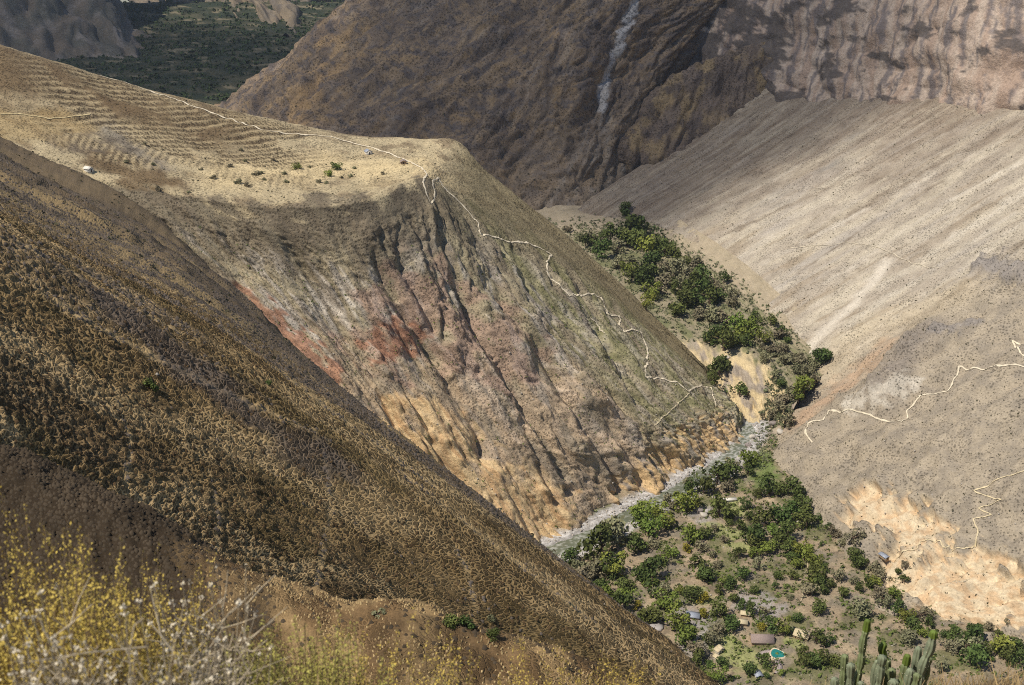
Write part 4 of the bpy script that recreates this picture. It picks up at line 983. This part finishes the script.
# ------------------------------------------------------------------ bushes one can count on the plateau and hillside
def bush(px, py, dpx, kind, label, group, lands):
    hit = spot(px, py + 0.3 * dpx, lands)
    if hit is None:
        return
    size = dpx * hit[1] / FOC
    root = link('bush', None); root.location = hit[0] - np.array([0, 0, 0.2 * size])
    root.scale = (1.3 * size, 1.3 * size, 1.1 * size); root.rotation_euler = (0, 0, random.uniform(0, 6.28))
    crown, trunk = PROTO[kind, random.randrange(4)]
    link('crown', crown, root); link('trunk', trunk, root)
    tag(root, label, 'bush', group)
pb = [(297, 164, 8), (284, 170, 6), (286, 180, 6), (274, 158, 5), (263, 169, 6), (255, 173, 7), (246, 157, 5), (241, 147, 5), (231, 164, 7), (213, 175, 6), (238, 180, 7), (249, 182, 7), (265, 178, 4), (154, 162, 5), (143, 140, 5), (188, 191, 4), (338, 164, 9), (329, 171, 9), (356, 165, 5), (384, 170, 5), (351, 173, 5), (311, 164, 4), (319, 178, 6), (327, 180, 5), (341, 174, 4), (126, 160, 6), (160, 187, 7), (200, 168, 4)]
pb.sort()
for i, (x, y, d_) in enumerate(pb):
    o_ = 'leftmost' if i == 0 else 'rightmost' if i == len(pb) - 1 else None
    where = 'below the terraces' if x < 260 else 'on the pale sandy flat' if x < 320 else 'near the plateau hut'
    same = [b for b in pb if ('below the terraces' if b[0] < 260 else 'on the pale sandy flat' if b[0] < 320 else 'near the plateau hut') == where]
    k = same.index((x, y, d_))
    bush(x, y, d_, 'g' if d_ > 7 else 'o', f"{ORD[k] or 'first '}small round bush from the left {where}", 'bushes on the straw plateau', [head])
for x, y, d_, kk, lab in ((452, 620, 17, 'd', 'dark green bush in the gully above the near spur, left of a pair'), (466, 621, 16, 'd', 'dark green bush in the gully above the near spur, right of a pair'),
                          (494, 634, 13, 'd', 'small dark bush below the pair in the gully'), (491, 618, 10, 'o', 'grey-green shrub just right of the gully bushes'),
                          (150, 384, 14, 'd', 'dark shrub alone on the tussock hillside'), (268, 382, 7, 'd', 'small dark shrub on the upper tussock hillside'), (378, 612, 12, 'o', 'grey shrub in the gully at the spur crest')):
    bush(x, y, d_, kk, lab, 'bushes on the tussock hillside', [hill, spur])

# ------------------------------------------------------------------ huts, pool, boulders
def box(x0, x1, y0, y1, z0, z1):
    V = np.array([(x, y, z) for x in (x0, x1) for y in (y0, y1) for z in (z0, z1)], float)
    return V, np.array([(0, 1, 3, 2), (4, 6, 7, 5), (0, 4, 5, 1), (2, 3, 7, 6), (0, 2, 6, 4), (1, 5, 7, 3)])
ADOBE = plain_material('adobe', srgb(176, 150, 118), 0.9, 0.2, 1)
WHITEW = plain_material('whitewash', srgb(222, 214, 198), 0.85, 0.15, 1)
WOODD = plain_material('dark_wood', srgb(70, 54, 40), 0.8, 0.3, 3)
THATCH = plain_material('grey_thatch', srgb(150, 132, 122), 0.95, 0.3, 3)
STRAWR = plain_material('straw_roof', srgb(204, 186, 150), 0.9, 0.2, 3)
TIN = plain_material('tin_sheet', srgb(150, 154, 162), 0.5, 0.2, 1.5, 0.5)
def hut(name, px, py, w, l, h, rot, roofm, wallm, label, rise=0.35, lands=None, cat='hut'):
    hit = spot(px, py, lands or [oasis])
    if hit is None:
        return
    p = hit[0]
    root = link(name, None); root.location = p; root.rotation_euler = (0, 0, math.radians(rot)); root.scale = (1.2, 1.2, 1.2)
    a, b = w / 2, l / 2
    t = 0.25
    V, F = join([box(-a, a, -b, -b + t, -1.5, h), box(-a, a, b - t, b, -1.5, h), box(-a, -a + t, -b + t, b - t, -1.5, h), box(a - t, a, -b + t, b - t, -1.5, h)])
    link('wall', raw_mesh('wall', V, F, wallm), root)
    o = 0.6; rz = h + 0.05; k = rise * w
    V = np.array([(-a - o, -b - o, rz - 0.25), (0, -b - o, rz + k), (a + o, -b - o, rz - 0.25), (-a - o, b + o, rz - 0.25), (0, b + o, rz + k), (a + o, b + o, rz - 0.25)])
    V2 = V.copy(); V2[:, 2] -= 0.22
    VV = np.concatenate([V, V2])
    F = np.array([(0, 1, 4, 3), (1, 2, 5, 4), (7, 6, 9, 10), (8, 7, 10, 11), (0, 3, 9, 6), (5, 2, 8, 11), (1, 0, 6, 7), (2, 1, 7, 8), (3, 4, 10, 9), (4, 5, 11, 10)])
    link('roof', raw_mesh('roof', VV, F, roofm), root)
    gV = np.array([(-a, -b + 0.05, h - 0.1), (a, -b + 0.05, h - 0.1), (0, -b + 0.05, h + k * 0.88), (0, -b + 0.05, h - 0.1)]); gV2 = gV.copy(); gV2[:, 1] = b - 0.05
    link('gable', raw_mesh('gable', np.concatenate([gV, gV2]), np.array([(0, 3, 1, 2), (4, 6, 5, 7)]), wallm), root)
    V, F = box(-0.5, 0.5, -b - 0.06, -b + 0.02, -0.2, min(2.0, h - 0.2))
    link('door', raw_mesh('door', V, F, WOODD), root)
    tag(root, label, cat)
    return root
hut('thatched_house', 762, 641, 8.5, 14, 2.2, 88, THATCH, ADOBE, 'long grey thatched roof house just above the swimming pool', 0.38)
hut('straw_roofed_hut', 801, 636, 8, 9, 2.2, 60, STRAWR, ADOBE, 'cream straw-roofed hut standing alone right of the thatched house', 0.22)
hut('straw_roofed_hut', 741, 623, 4.5, 8, 2.2, 80, STRAWR, ADOBE, 'larger of two cream huts at the upper edge of the lawn', 0.25)
hut('straw_roofed_hut', 746, 615, 4, 5.5, 2.2, 75, STRAWR, ADOBE, 'smaller of two cream huts at the upper edge of the lawn', 0.25)
for i, (x, y) in enumerate(((721, 648), (719, 652), (718, 657))):
    hut('round_cabin', x, y, 3.4, 3.4, 1.9, 20 + 10 * i, STRAWR, WHITEW, f"{('upper', 'middle', 'lower')[i]} cream cabin of the row at the lawn's left edge", 0.3)
hut('whitewashed_hut', 757, 676, 4.2, 5, 2.3, 15, TIN, WHITEW, 'tiny white hut with pale roof beside the round tree at the bottom', 0.2)
hut('tin_roofed_hut', 692, 617, 6, 8.5, 2.2, 75, TIN, ADOBE, 'grey tin-roofed hut left of the lawn among rubble', 0.15)
hut('tin_roofed_hut', 885, 558, 3.6, 6.5, 2.2, 25, TIN, ADOBE, 'small grey tin-roofed hut where the zigzag path ends', 0.15, [right])
hut('tin_roofed_hut', 671, 652, 7, 11, 2.0, 70, THATCH, ADOBE, 'mauve-grey roofed shed at the foot of the tussock hillside', 0.2)
hut('whitewashed_hut', 730, 500, 3.2, 11, 2.0, 98, WHITEW, WHITEW, 'long white roofed shed on the upper lawn near the river', 0.12)
hut('whitewashed_hut', 368, 153, 5.5, 5.5, 2.6, 30, TIN, WHITEW, 'white hut with pale roof standing near the plateau rim path', 0.3, [head])
hut('stone_hut', 404, 161, 5, 5, 2.2, 10, THATCH, ADOBE, 'dark stone hut near the tip of the plateau', 0.3, [head])
hut('whitewashed_hut', 90, 170, 4.5, 6, 2.6, 60, WHITEW, WHITEW, 'white hut at the left end of the plateau terraces', 0.3, [head])

q = spot(777, 654, [oasis])[0]
pool = link('swimming_pool', None); pool.location = q + np.array([0, 0, 1.0])
ang = np.linspace(0, 2 * math.pi, 18, endpoint=False)
rr = 1 + 0.12 * np.cos(2 * ang) + 0.1 * np.cos(3 * ang + 1)
ring = np.stack([4.6 * rr * np.cos(ang), 6.0 * rr * np.sin(ang)], 1)
def ringz(r, s_, z):
    return np.concatenate([r * s_, np.full((len(r), 1), z)], 1)
n = len(ring); idx = np.arange(n); nx = (idx + 1) % n
V = np.concatenate([ringz(ring, 1.0, 0.55), ringz(ring, 1.22, 0.55), ringz(ring, 1.24, -2.5), ringz(ring, 1.0, -1.0)])
F = np.concatenate([np.stack([idx, idx + n, nx + n, nx], 1), np.stack([idx + n, idx + 2 * n, nx + 2 * n, nx + n], 1), np.stack([idx + 3 * n, idx, nx, nx + 3 * n], 1)])
link('rim', raw_mesh('rim', V, F, plain_material('pool_stone', srgb(206, 190, 160), 0.9, 0.2, 1)), pool)
V = np.concatenate([ringz(ring, 1.005, 0.35), [[0, 0, 0.35]]])
F = np.stack([idx, nx, np.full(n, n)], 1)
link('water', raw_mesh('water', V, F, plain_material('pool_water', srgb(40, 122, 112), 0.12, 0.2, 0.5, 0.5)), pool)
tag(pool, 'small teal swimming pool with pale stone rim on the oasis lawn', 'pool')
q = [spot(x, y, [oasis])[0] for x, y in ((757, 658), (763, 653), (770, 653), (777, 660), (780, 668), (777, 674))]
W = basis(len(q), 40) @ np.array(q); tg = np.gradient(W, axis=0); tg /= np.linalg.norm(tg[:, :2], axis=1)[:, None]
sd = np.stack([tg[:, 1], -tg[:, 0], 0 * tg[:, 0]], 1)
V = np.stack([W - sd * 2.1 + [0, 0, -1], W - sd * 2.0 + [0, 0, 0.75], W + sd * 2.0 + [0, 0, 0.75], W + sd * 2.1 + [0, 0, -1]], 1).reshape(-1, 3)
idx = np.arange(160).reshape(40, 4)
F = np.concatenate([np.stack([idx[:-1, j], idx[:-1, j + 1], idx[1:, j + 1], idx[1:, j]], -1) for j in range(3)])
tag(link('paved_walk', raw_mesh('paved_walk', V, F, plain_material('mauve_paving', srgb(164, 148, 142), 0.9, 0.25, 1.2))), 'curved mauve-grey paved walk beside the pool', None, None, 'structure')

def boulder_mesh(seed, mat):
    r_ = np.random.default_rng(seed)
    th = np.linspace(0.12, math.pi - 0.12, 9); ph = np.linspace(0, 2 * math.pi, 14, endpoint=False)
    T, Pp = np.meshgrid(th, ph, indexing='ij')
    D_ = np.stack([np.sin(T) * np.cos(Pp), np.sin(T) * np.sin(Pp), np.cos(T)], -1)
    rad = np.ones(T.shape)
    for _ in range(9):
        nn = r_.normal(size=3); nn /= np.linalg.norm(nn); c = 0.55 + 0.35 * r_.random()
        rad = np.minimum(rad, c / np.maximum(D_ @ nn, 0.05))
    rad *= 1 + 0.04 * r_.normal(size=T.shape)
    V = (D_ * rad[..., None] * [1, 0.8, 0.62]).reshape(-1, 3)
    idx = np.arange(9 * 14).reshape(9, 14); nx = np.roll(idx, -1, 1)
    F = np.stack([idx[:-1], idx[1:], nx[1:], nx[:-1]], -1).reshape(-1, 4)
    return raw_mesh('boulder', V, F, mat)
BM = [boulder_mesh(k, plain_material('boulder_stone', srgb(*c), 0.9, 0.25, 0.6)) for k, c in enumerate(((172, 164, 156), (150, 138, 130), (196, 186, 170)))]
for i, (x, y, d_, lab) in enumerate((
    (656, 629, 14, 'large rounded mauve boulder above the dark round tree at the hillside edge'), (699, 512, 8, 'pale grey boulder, left of the heap below the river trees'),
    (704, 515, 9, 'pale grey boulder, largest of the heap below the river trees'), (709, 510, 7, 'pale grey boulder, right of the heap below the river trees'),
    (713, 498, 5, 'small white boulder left of the white shed'), (727, 358, 6, 'white boulder at the top of the ochre scarp'),
    (742, 452, 8, 'grey boulder in the rapids at the foot of the crags'), (748, 446, 7, 'pale boulder in the middle of the rapids'), (752, 437, 8, 'pale boulder in the narrows beside the green bank'),
    (736, 462, 7, 'pale boulder at the lower end of the rapids'), (772, 424, 8, 'pale rock on the right bank above the narrows'), (779, 432, 9, 'cream rock on the right bank below the orange slope'),
    (664, 485, 6, 'pale boulder on the river edge below the crags'), (725, 470, 7, 'white boulder beside the river bend'), (800, 522, 5, 'grey boulder at the edge of the dark grove'))):
    h_ = spot(x, y, [oasis, inner, right])
    if h_ is None:
        continue
    s_ = 0.6 * d_ * h_[1] / FOC
    o = link('boulder', BM[i % 3]); o.location = h_[0] + np.array([0, 0, 0.25 * s_]); o.scale = (s_, s_, s_); o.rotation_euler = (0, 0, i * 1.3)
    tag(o, lab, 'boulder', 'boulders of the valley')

# ------------------------------------------------------------------ cactus at the viewpoint
def little_faces(C_, size, r_, aim=None, slim=0.5):
    n = len(C_)
    nn = r_.normal(size=(n, 3)); nn /= np.linalg.norm(nn, axis=1)[:, None]
    a = r_.normal(size=(n, 3)) if aim is None else aim + 0.5 * r_.normal(size=(n, 3))
    a -= (a * nn).sum(1)[:, None] * nn; a /= np.linalg.norm(a, axis=1)[:, None] + 1e-9; b = np.cross(nn, a)
    s_ = np.asarray(size).reshape(-1, 1) * (0.6 + 0.8 * r_.random((n, 1)))
    V = np.stack([C_ - a * s_, C_ - b * s_ * slim, C_ + a * s_, C_ + b * s_ * slim], 1).reshape(-1, 3)
    return V, np.arange(4 * n).reshape(-1, 4)
def cactus_material(name, a, b):
    m = plain_material(name, a, 0.6, 0.25, 9, 0.25)
    return m
CACT = cactus_material('cactus_skin', srgb(120, 128, 88), 0)
CACT2 = cactus_material('cactus_skin_grey', srgb(130, 136, 108), 0)
CACTN = cactus_material('cactus_new_growth', srgb(96, 112, 46), 0)
DC = 13.0
def ribbed(path, r0, seg=0.34, ribs=7, taper=True, phase=0.0):
    path = np.asarray(path, float)
    W = basis(len(path), 8 * len(path)) @ path
    L = np.concatenate([[0], np.cumsum(np.linalg.norm(np.diff(W, axis=0), axis=1))])
    m = max(14, int(L[-1] / 0.025)); t = np.linspace(0, L[-1], m)
    W = np.stack([np.interp(t, L, W[:, k]) for k in range(3)], 1)
    k = ribs * 4; V = []
    end = L[-1] - t
    for i in range(m):
        tg = W[min(i + 1, m - 1)] - W[max(i - 1, 0)]; tg /= np.linalg.norm(tg)
        a = np.cross(tg, [0.2, 1, 0.1]); a /= np.linalg.norm(a); b = np.cross(tg, a)
        ph = ((end[i] + phase) % seg) / seg
        bulge = 0.58 + 0.42 * math.sin(math.pi * min(1, max(0, ph))) ** 0.45
        r = r0 * bulge * (min(1.0, math.sqrt(max(end[i], 0.0) / (0.55 * r0 + 1e-6)) * 0.95 + 0.02) if taper else 1)
        for j in range(k):
            w = 2 * math.pi * j / k
            rr_ = r * (1 + 0.20 * math.cos(ribs * w) + 0.05 * math.cos(2 * ribs * w))
            V.append(W[i] + rr_ * (math.cos(w) * a + math.sin(w) * b))
    V.append(W[-1])
    F = []
    for i in range(m - 1):
        for j in range(k):
            F.append((i * k + j, i * k + (j + 1) % k, (i + 1) * k + (j + 1) % k, (i + 1) * k + j))
    for j in range(0, k, 2):
        F.append(((m - 1) * k + j, (m - 1) * k + (j + 1) % k, (m - 1) * k + (j + 2) % k, m * k))
    return np.array(V), np.array(F)
SPINE = plain_material('cactus_spine', srgb(206, 196, 166), 0.8, 0.2, 20)
cac = link('columnar_cactus', None)
base = at(888, 715, DC)
cac.location = base
tag(cac, 'clump of tall ribbed columnar cactus stems in the foreground', 'cactus')
stems = [
    ([(835, 712), (835, 669)], 27, 0, -0.3), ([(846, 714), (843, 680), (845, 646)], 24, 1, 0), ([(849, 714), (850, 680), (851, 655)], 26, 0, -0.25),
    ([(858, 715), (856, 680), (861, 655), (863, 634), (866, 622)], 24, 1, 0.1), ([(862, 715), (861, 673)], 26, 0, -0.4), ([(868, 716), (872, 690), (875, 663), (878, 652)], 24, 0, 0.1),
    ([(877, 716), (878, 690), (881, 660), (883, 647)], 28, 0, -0.15), ([(880, 716), (884, 690), (887, 665), (887, 650)], 26, 1, 0.25), ([(889, 716), (891, 690), (892, 660)], 26, 1, 0.05),
    ([(896, 716), (898, 690), (904, 665), (906, 655)], 27, 1, 0.0), ([(903, 716), (905, 690), (911, 660)], 28, 0, -0.3), ([(909, 716), (911, 685), (916, 655), (919, 638)], 27, 0, 0.15),
    ([(914, 716), (917, 690), (922, 660), (930, 640), (933, 628)], 30, 0, -0.05), ([(910, 716), (913, 690), (918, 665)], 26, 1, -0.5), ([(893, 716), (894, 671)], 30, 0, -0.45), ([(925, 716), (921, 690), (929, 648)], 26, 1, 0.3),
    ([(840, 716), (841, 678)], 24, 1, 0.2), ([(871, 716), (870, 680)], 25, 1, -0.2),
]
for i, (pp, w, tone, dy) in enumerate(stems):
    pts = [at(x, y + 8, DC + dy * 1.0) - base for x, y in pp]
    V, F = ribbed(pts, w * 0.00195, 0.30 + 0.05 * (i % 3), 7, True, 0.07 * i)
    me = raw_mesh('stem', V, F, CACT if tone else CACT2, True)
    st_ = link('stem', me, cac)
    kk = 28; rid = V[:-1].reshape(-1, kk, 3)[4::3, ::4].reshape(-1, 3) if len(V) > kk * 8 else V[:4]
    sV, sF = little_faces(rid + 0.004 * rng.normal(size=rid.shape), 0.0085, rng, None, 0.35)
    link('spine_cluster', raw_mesh('spine_cluster', sV, sF, SPINE), st_)['kind'] = 'stuff'
    if i in (3, 7, 9, 12):
        tip = {3: [(866, 623), (868, 611)], 7: [(886, 651), (882, 642), (885, 634)], 9: [(906, 656), (908, 646)], 12: [(933, 629), (934, 622)]}[i]
        V, F = ribbed([at(x, y + 8, DC + dy) - base for x, y in tip], w * 0.0018, 0.3)
        link('new_growth', raw_mesh('new_growth', V, F, CACTN, True), st_)

# ------------------------------------------------------------------ shrubs at the viewpoint
def curve_stem(b, t_, bend, n=6):
    k = np.linspace(0, 1, n)[:, None]
    return b + (t_ - b) * k + bend * np.sin(math.pi * k) 
YEL = plain_material('yellow_blossom', srgb(204, 178, 88), 0.8, 0.3, 12)
YELG = plain_material('yellow_green_leaf', srgb(168, 160, 84), 0.8, 0.35, 12)
GRNL = plain_material('shrub_leaf', srgb(158, 146, 98), 0.85, 0.35, 12)
TWIG = plain_material('brown_twig', srgb(156, 132, 100), 0.9, 0.3, 20)
PALE = plain_material('pale_twig', srgb(186, 170, 142), 0.9, 0.3, 20)
SEED = plain_material('seed_head', srgb(228, 214, 186), 0.9, 0.25, 20)
def fore_z(x, y):
    d = (fore.P[..., 0] - x) ** 2 + (fore.P[..., 1] - y) ** 2
    return fore.P.reshape(-1, 3)[d.argmin(), 2]
def shrub(name, px, top, y, n, spread, kind, label, seed):
    """px: where its middle stands in the view; top: highest tip seen; y: metres north"""
    r_ = np.random.default_rng(seed)
    tp_ = at(px, top, y); z0 = fore_z(tp_[0], y); b0 = np.array([tp_[0], y, z0 - 0.05])
    h = max(0.35, tp_[2] - b0[2])
    root = link(name, None); root.location = b0
    tubes, flo, lf, seeds = [], [], [], []
    n = int(n * (2.8 if kind == 'g' else 3.1 if kind == 'y' else 2.0))
    for i in range(n):
        hh = h * (1.0 if i == 0 else 0.45 + 0.5 * r_.random())
        an = r_.random() * 6.28; rad = spread * math.sqrt(r_.random()) * (0.15 if i == 0 else 1)
        s_ = np.array([math.cos(an) * rad, math.sin(an) * rad * 0.8, 0]); b_ = s_ * 0.35; t_ = s_ + np.array([0.05 * r_.normal(), 0, hh])
        P_ = curve_stem(b_, t_, np.array([0.05 * r_.normal(), 0.03 * r_.normal(), 0]), 7)
        tubes.append(tube(P_, np.linspace(0.0045, 0.002, 7), 3))
        if kind in 'yg':
            m = 105 if kind == 'y' else 75
            k = 1 - (0.48 if kind == 'y' else 0.3) * r_.random(m) ** 0.8
            c = np.stack([np.interp(k, np.linspace(0, 1, 7), P_[:, q]) for q in range(3)], 1)
            wd = 0.04 * np.sin(np.clip((1.02 - k) / 0.5, 0, 1) * 2.2 + 0.2)[:, None]
            flo.append(c + r_.normal(size=(m, 3)) * wd * 0.55)
        m = 40 if kind != 'w' else 30
        k = 0.15 + 0.6 * r_.random(m)
        c = np.stack([np.interp(k, np.linspace(0, 1, 7), P_[:, q]) for q in range(3)], 1)
        lf.append(c + r_.normal(size=(m, 3)) * (0.045 if kind != 'w' else 0.02))
        if kind == 'w':
            for _ in range(6):
                k0 = 0.35 + 0.6 * r_.random(); j = min(5, int(k0 * 6))
                e = P_[j] + np.array([0.13 * r_.normal(), 0.1 * r_.normal(), 0.05 + 0.14 * r_.random()])
                tubes.append(tube([P_[j], (P_[j] + e) / 2 + [0, 0, 0.02 * r_.normal()], e], [0.004, 0.003, 0.0018], 3))
                if r_.random() < 0.09:
                    seeds.append(e)
            seeds.append(P_[-1])
    V, F = join(tubes); link('stem_cluster', raw_mesh('stem_cluster', V, F, PALE if kind == 'w' else TWIG), root)['kind'] = 'stuff'
    V, F = little_faces(np.concatenate(lf), 0.0105, r_); link('foliage', raw_mesh('foliage', V, F, GRNL if kind != 'g' else YELG), root)
    if flo:
        V, F = little_faces(np.concatenate(flo), 0.0085, r_, np.array([0, 0, 1.0])); link('blossom', raw_mesh('blossom', V, F, YEL if kind == 'y' else YELG), root)
    if seeds:
        sd_ = np.array(seeds); m = 9
        c = np.repeat(sd_, m, 0) + r_.normal(size=(len(sd_) * m, 3)) * 0.007
        V, F = little_faces(c, 0.0065, r_, None, 0.8); link('seed_head_cluster', raw_mesh('seed_head_cluster', V, F, SEED), root)['kind'] = 'stuff'
    tag(root, label, 'shrub', 'shrubs at the viewpoint')
FS = 'yellow-flowered shrub'
plants = [
    ('flowering_shrub', 10, 482, 5.2, 20, 0.35, 'y', f'tallest {FS} at the left edge of the picture'),
    ('flowering_shrub', 35, 515, 4.8, 22, 0.36, 'y', f'{FS} second from the left edge, with several upright spikes'),
    ('flowering_shrub', 62, 530, 4.7, 22, 0.36, 'y', f'{FS} third from the left edge'),
    ('flowering_shrub', 92, 528, 5.3, 22, 0.36, 'y', f'{FS} fourth from the left, before the dark hillside'),
    ('flowering_shrub', 128, 550, 5.6, 18, 0.34, 'y', f'{FS} fifth from the left, behind pale thistles'),
    ('flowering_shrub', 152, 540, 6.0, 16, 0.32, 'y', f'{FS} behind the tall pale dry shrub'),
    ('flowering_shrub', 20, 560, 3.9, 24, 0.4, 'y', f'low {FS} in front at the lower left corner'),
    ('flowering_shrub', 85, 585, 3.8, 22, 0.4, 'y', f'low {FS} in front, right of the corner one'),
    ('dry_shrub', 205, 565, 4.6, 20, 0.3, 'w', 'tall pale dry shrub with white seed heads leaning right'),
    ('dry_shrub', 160, 590, 4.0, 22, 0.32, 'w', 'pale dry shrub with cream seed heads left of the tall one'),
    ('dry_shrub', 60, 590, 3.7, 20, 0.32, 'w', 'pale dry shrub with white heads near the left edge'),
    ('dry_shrub', 115, 605, 3.5, 22, 0.32, 'w', 'low pale dry shrub between the left shrubs'),
    ('dry_shrub', 15, 620, 3.4, 18, 0.3, 'w', 'pale dry shrub in the lower left corner'),
    ('dry_shrub', 225, 640, 3.8, 16, 0.26, 'w', 'short pale dry shrub left of the yellow-green bush'),
    ('green_shrub', 280, 612, 5.6, 34, 0.42, 'g', 'yellow-green feathery bush at bottom, left one of two'),
    ('green_shrub', 318, 622, 5.2, 30, 0.40, 'g', 'yellow-green feathery bush at bottom, right one of two'),
    ('green_shrub', 245, 640, 4.6, 28, 0.36, 'g', 'low yellow-green bush beside the pale dry shrubs'),
    ('flowering_shrub', 352, 622, 6.0, 12, 0.34, 'y', f'slender {FS} just right of the green bushes'),
    ('flowering_shrub', 410, 606, 6.2, 8, 0.26, 'y', f'{FS} with one tall spike before the near spur'),
    ('flowering_shrub', 450, 630, 6.6, 6, 0.28, 'y', f'sparse {FS} right of the tall single spike'),
    ('flowering_shrub', 514, 640, 7.2, 5, 0.3, 'y', f'thin {FS} at bottom centre'),
    ('flowering_shrub', 575, 642, 7.6, 7, 0.34, 'y', f'{FS} left of two near the hillside silhouette'),
    ('flowering_shrub', 610, 645, 7.8, 8, 0.36, 'y', f'{FS} right of two near the hillside silhouette'),
    ('flowering_shrub', 648, 662, 8.0, 7, 0.34, 'y', f'rightmost {FS} at the bottom edge'),
]
for i, p in enumerate(plants):
    shrub(*p, seed=500 + i)
# dry grass between the shrubs
r_ = np.random.default_rng(77)
gp, gs = [], []
for _ in range(9000):
    y = 2.6 + 4.8 * r_.random(); x = (-0.52 + 0.45 * r_.random() ** 1.3) * y * 1.05
    gp.append((x, y))
for _ in range(2600):
    y = 9 + 11 * r_.random(); x = y * (0.16 + 0.5 * r_.random())
    gp.append((x, y))
gp = np.array(gp)
fx, fy, fz = (fore.P[..., k].ravel() for k in range(3))
kx = fore.P[0, :, 0]; 
zz = np.array([fore_z(x, y) for x, y in gp])
B = np.concatenate([gp, zz[:, None] - 0.02], 1); n = len(B)
hgt = (0.2 + 0.3 * r_.random((n, 1))) * np.where(gp[:, 1:] > 8.5, 0.8, 1.0)
lean = r_.normal(size=(n, 3)) * 0.35; lean[:, 2] = 1
T = B + lean * hgt; sdv = r_.normal(size=(n, 3)) * [1, 1, 0]; sdv /= np.linalg.norm(sdv, axis=1)[:, None]
wd = 0.005 + 0.004 * r_.random((n, 1))
V = np.stack([B - sdv * wd, B + sdv * wd, T + sdv * wd * 0.3, T - sdv * wd * 0.3], 1).reshape(-1, 3)
tag(link('dry_grass', raw_mesh('dry_grass', V, np.arange(4 * n).reshape(-1, 4), plain_material('dry_grass_blade', srgb(164, 140, 98), 0.9, 0.35, 3))), 'dry straw grass between the foreground shrubs', 'grass', None, 'stuff')

# ------------------------------------------------------------------ clouds over the canyon, outside the view, shading the far slopes
def cloud(name, target, size, up, label, dens):
    c = np.array(target) + np.array(TO_SUN) * up
    th = np.linspace(0.02, math.pi - 0.02, 40); ph = np.linspace(0, 2 * math.pi, 80, endpoint=False)
    T, Pp = np.meshgrid(th, ph, indexing='ij')
    D_ = np.stack([np.sin(T) * np.cos(Pp), np.sin(T) * np.sin(Pp), np.cos(T)], -1)
    r = 1 + 0.28 * fbm(D_[..., 0] * 2.2 + 5, D_[..., 1] * 2.2 + D_[..., 2], 4, 400 + len(label)) + 0.12 * fbm(D_[..., 0] * 7, D_[..., 1] * 7 + 3 * D_[..., 2], 3, 410)
    V = (D_ * r[..., None] * size).reshape(-1, 3)
    idx = np.arange(3200).reshape(40, 80); nx = np.roll(idx, -1, 1)
    F = np.stack([idx[:-1], idx[1:], nx[1:], nx[:-1]], -1).reshape(-1, 4)
    m = bpy.data.materials.new('cloud_vapour'); m.use_nodes = True; nt = m.node_tree
    for q in list(nt.nodes):
        nt.nodes.remove(q)
    out = nd(nt, 'ShaderNodeOutputMaterial'); mx = nd(nt, 'ShaderNodeMixShader'); tr = nd(nt, 'ShaderNodeBsdfTransparent'); df = nd(nt, 'ShaderNodeBsdfDiffuse')
    df.inputs[0].default_value = (0.85, 0.86, 0.88, 1)
    tc = nd(nt, 'ShaderNodeTexCoord'); sep = nd(nt, 'ShaderNodeVectorMath', operation='MULTIPLY'); sep.inputs[1].default_value = (1 / size[0], 1 / size[1], 0)
    ln = nd(nt, 'ShaderNodeVectorMath', operation='LENGTH'); nz = nd(nt, 'ShaderNodeTexNoise'); nz.inputs['Scale'].default_value = 0.006; nz.inputs['Detail'].default_value = 5
    nt.links.new(tc.outputs['Object'], sep.inputs[0]); nt.links.new(sep.outputs[0], ln.inputs[0]); nt.links.new(tc.outputs['Object'], nz.inputs['Vector'])
    ad = nd(nt, 'ShaderNodeMath', operation='MULTIPLY_ADD'); ad.inputs[1].default_value = 0.9; nt.links.new(nz.outputs['Fac'], ad.inputs[0]); nt.links.new(ln.outputs['Value'], ad.inputs[2])
    rg = nd(nt, 'ShaderNodeMapRange', interpolation_type='SMOOTHSTEP'); rg.inputs[1].default_value = 0.95; rg.inputs[2].default_value = 1.5; rg.inputs[3].default_value = dens; rg.inputs[4].default_value = 0.0
    nt.links.new(ad.outputs[0], rg.inputs[0]); nt.links.new(rg.outputs[0], mx.inputs[0])
    nt.links.new(tr.outputs[0], mx.inputs[1]); nt.links.new(df.outputs[0], mx.inputs[2]); nt.links.new(mx.outputs[0], out.inputs[0])
    o = link(name, raw_mesh(name, V, F, m, True)); o.location = c
    tag(o, label, None, None, 'structure')
cloud('cloud', (190, 2090, -290), (900, 520, 110), 1700, 'grey cloud drifting over the far mountain', 0.46)
cloud('cloud', (-1150, 2950, -300), (900, 800, 120), 1900, 'grey cloud drifting over the distant valley', 0.48)

# ------------------------------------------------------------------ thin dry-season haze
bx_, by_ = box(-7000, 7000, -60, 8000, -760, 1000)
hm = bpy.data.materials.new('haze_air'); hm.use_nodes = True
for q_ in list(hm.node_tree.nodes):
    if q_.type != 'OUTPUT_MATERIAL':
        hm.node_tree.nodes.remove(q_)
pv = nd(hm.node_tree, 'ShaderNodeVolumePrincipled'); pv.inputs['Density'].default_value = 0.000024; pv.inputs['Color'].default_value = (0.80, 0.88, 1.0, 1); pv.inputs['Anisotropy'].default_value = 0.3
hm.node_tree.links.new(pv.outputs[0], [q_ for q_ in hm.node_tree.nodes if q_.type == 'OUTPUT_MATERIAL'][0].inputs['Volume'])
tag(link('haze', raw_mesh('haze', bx_, by_, hm)), 'thin pale haze in the canyon air', None, None, 'stuff')
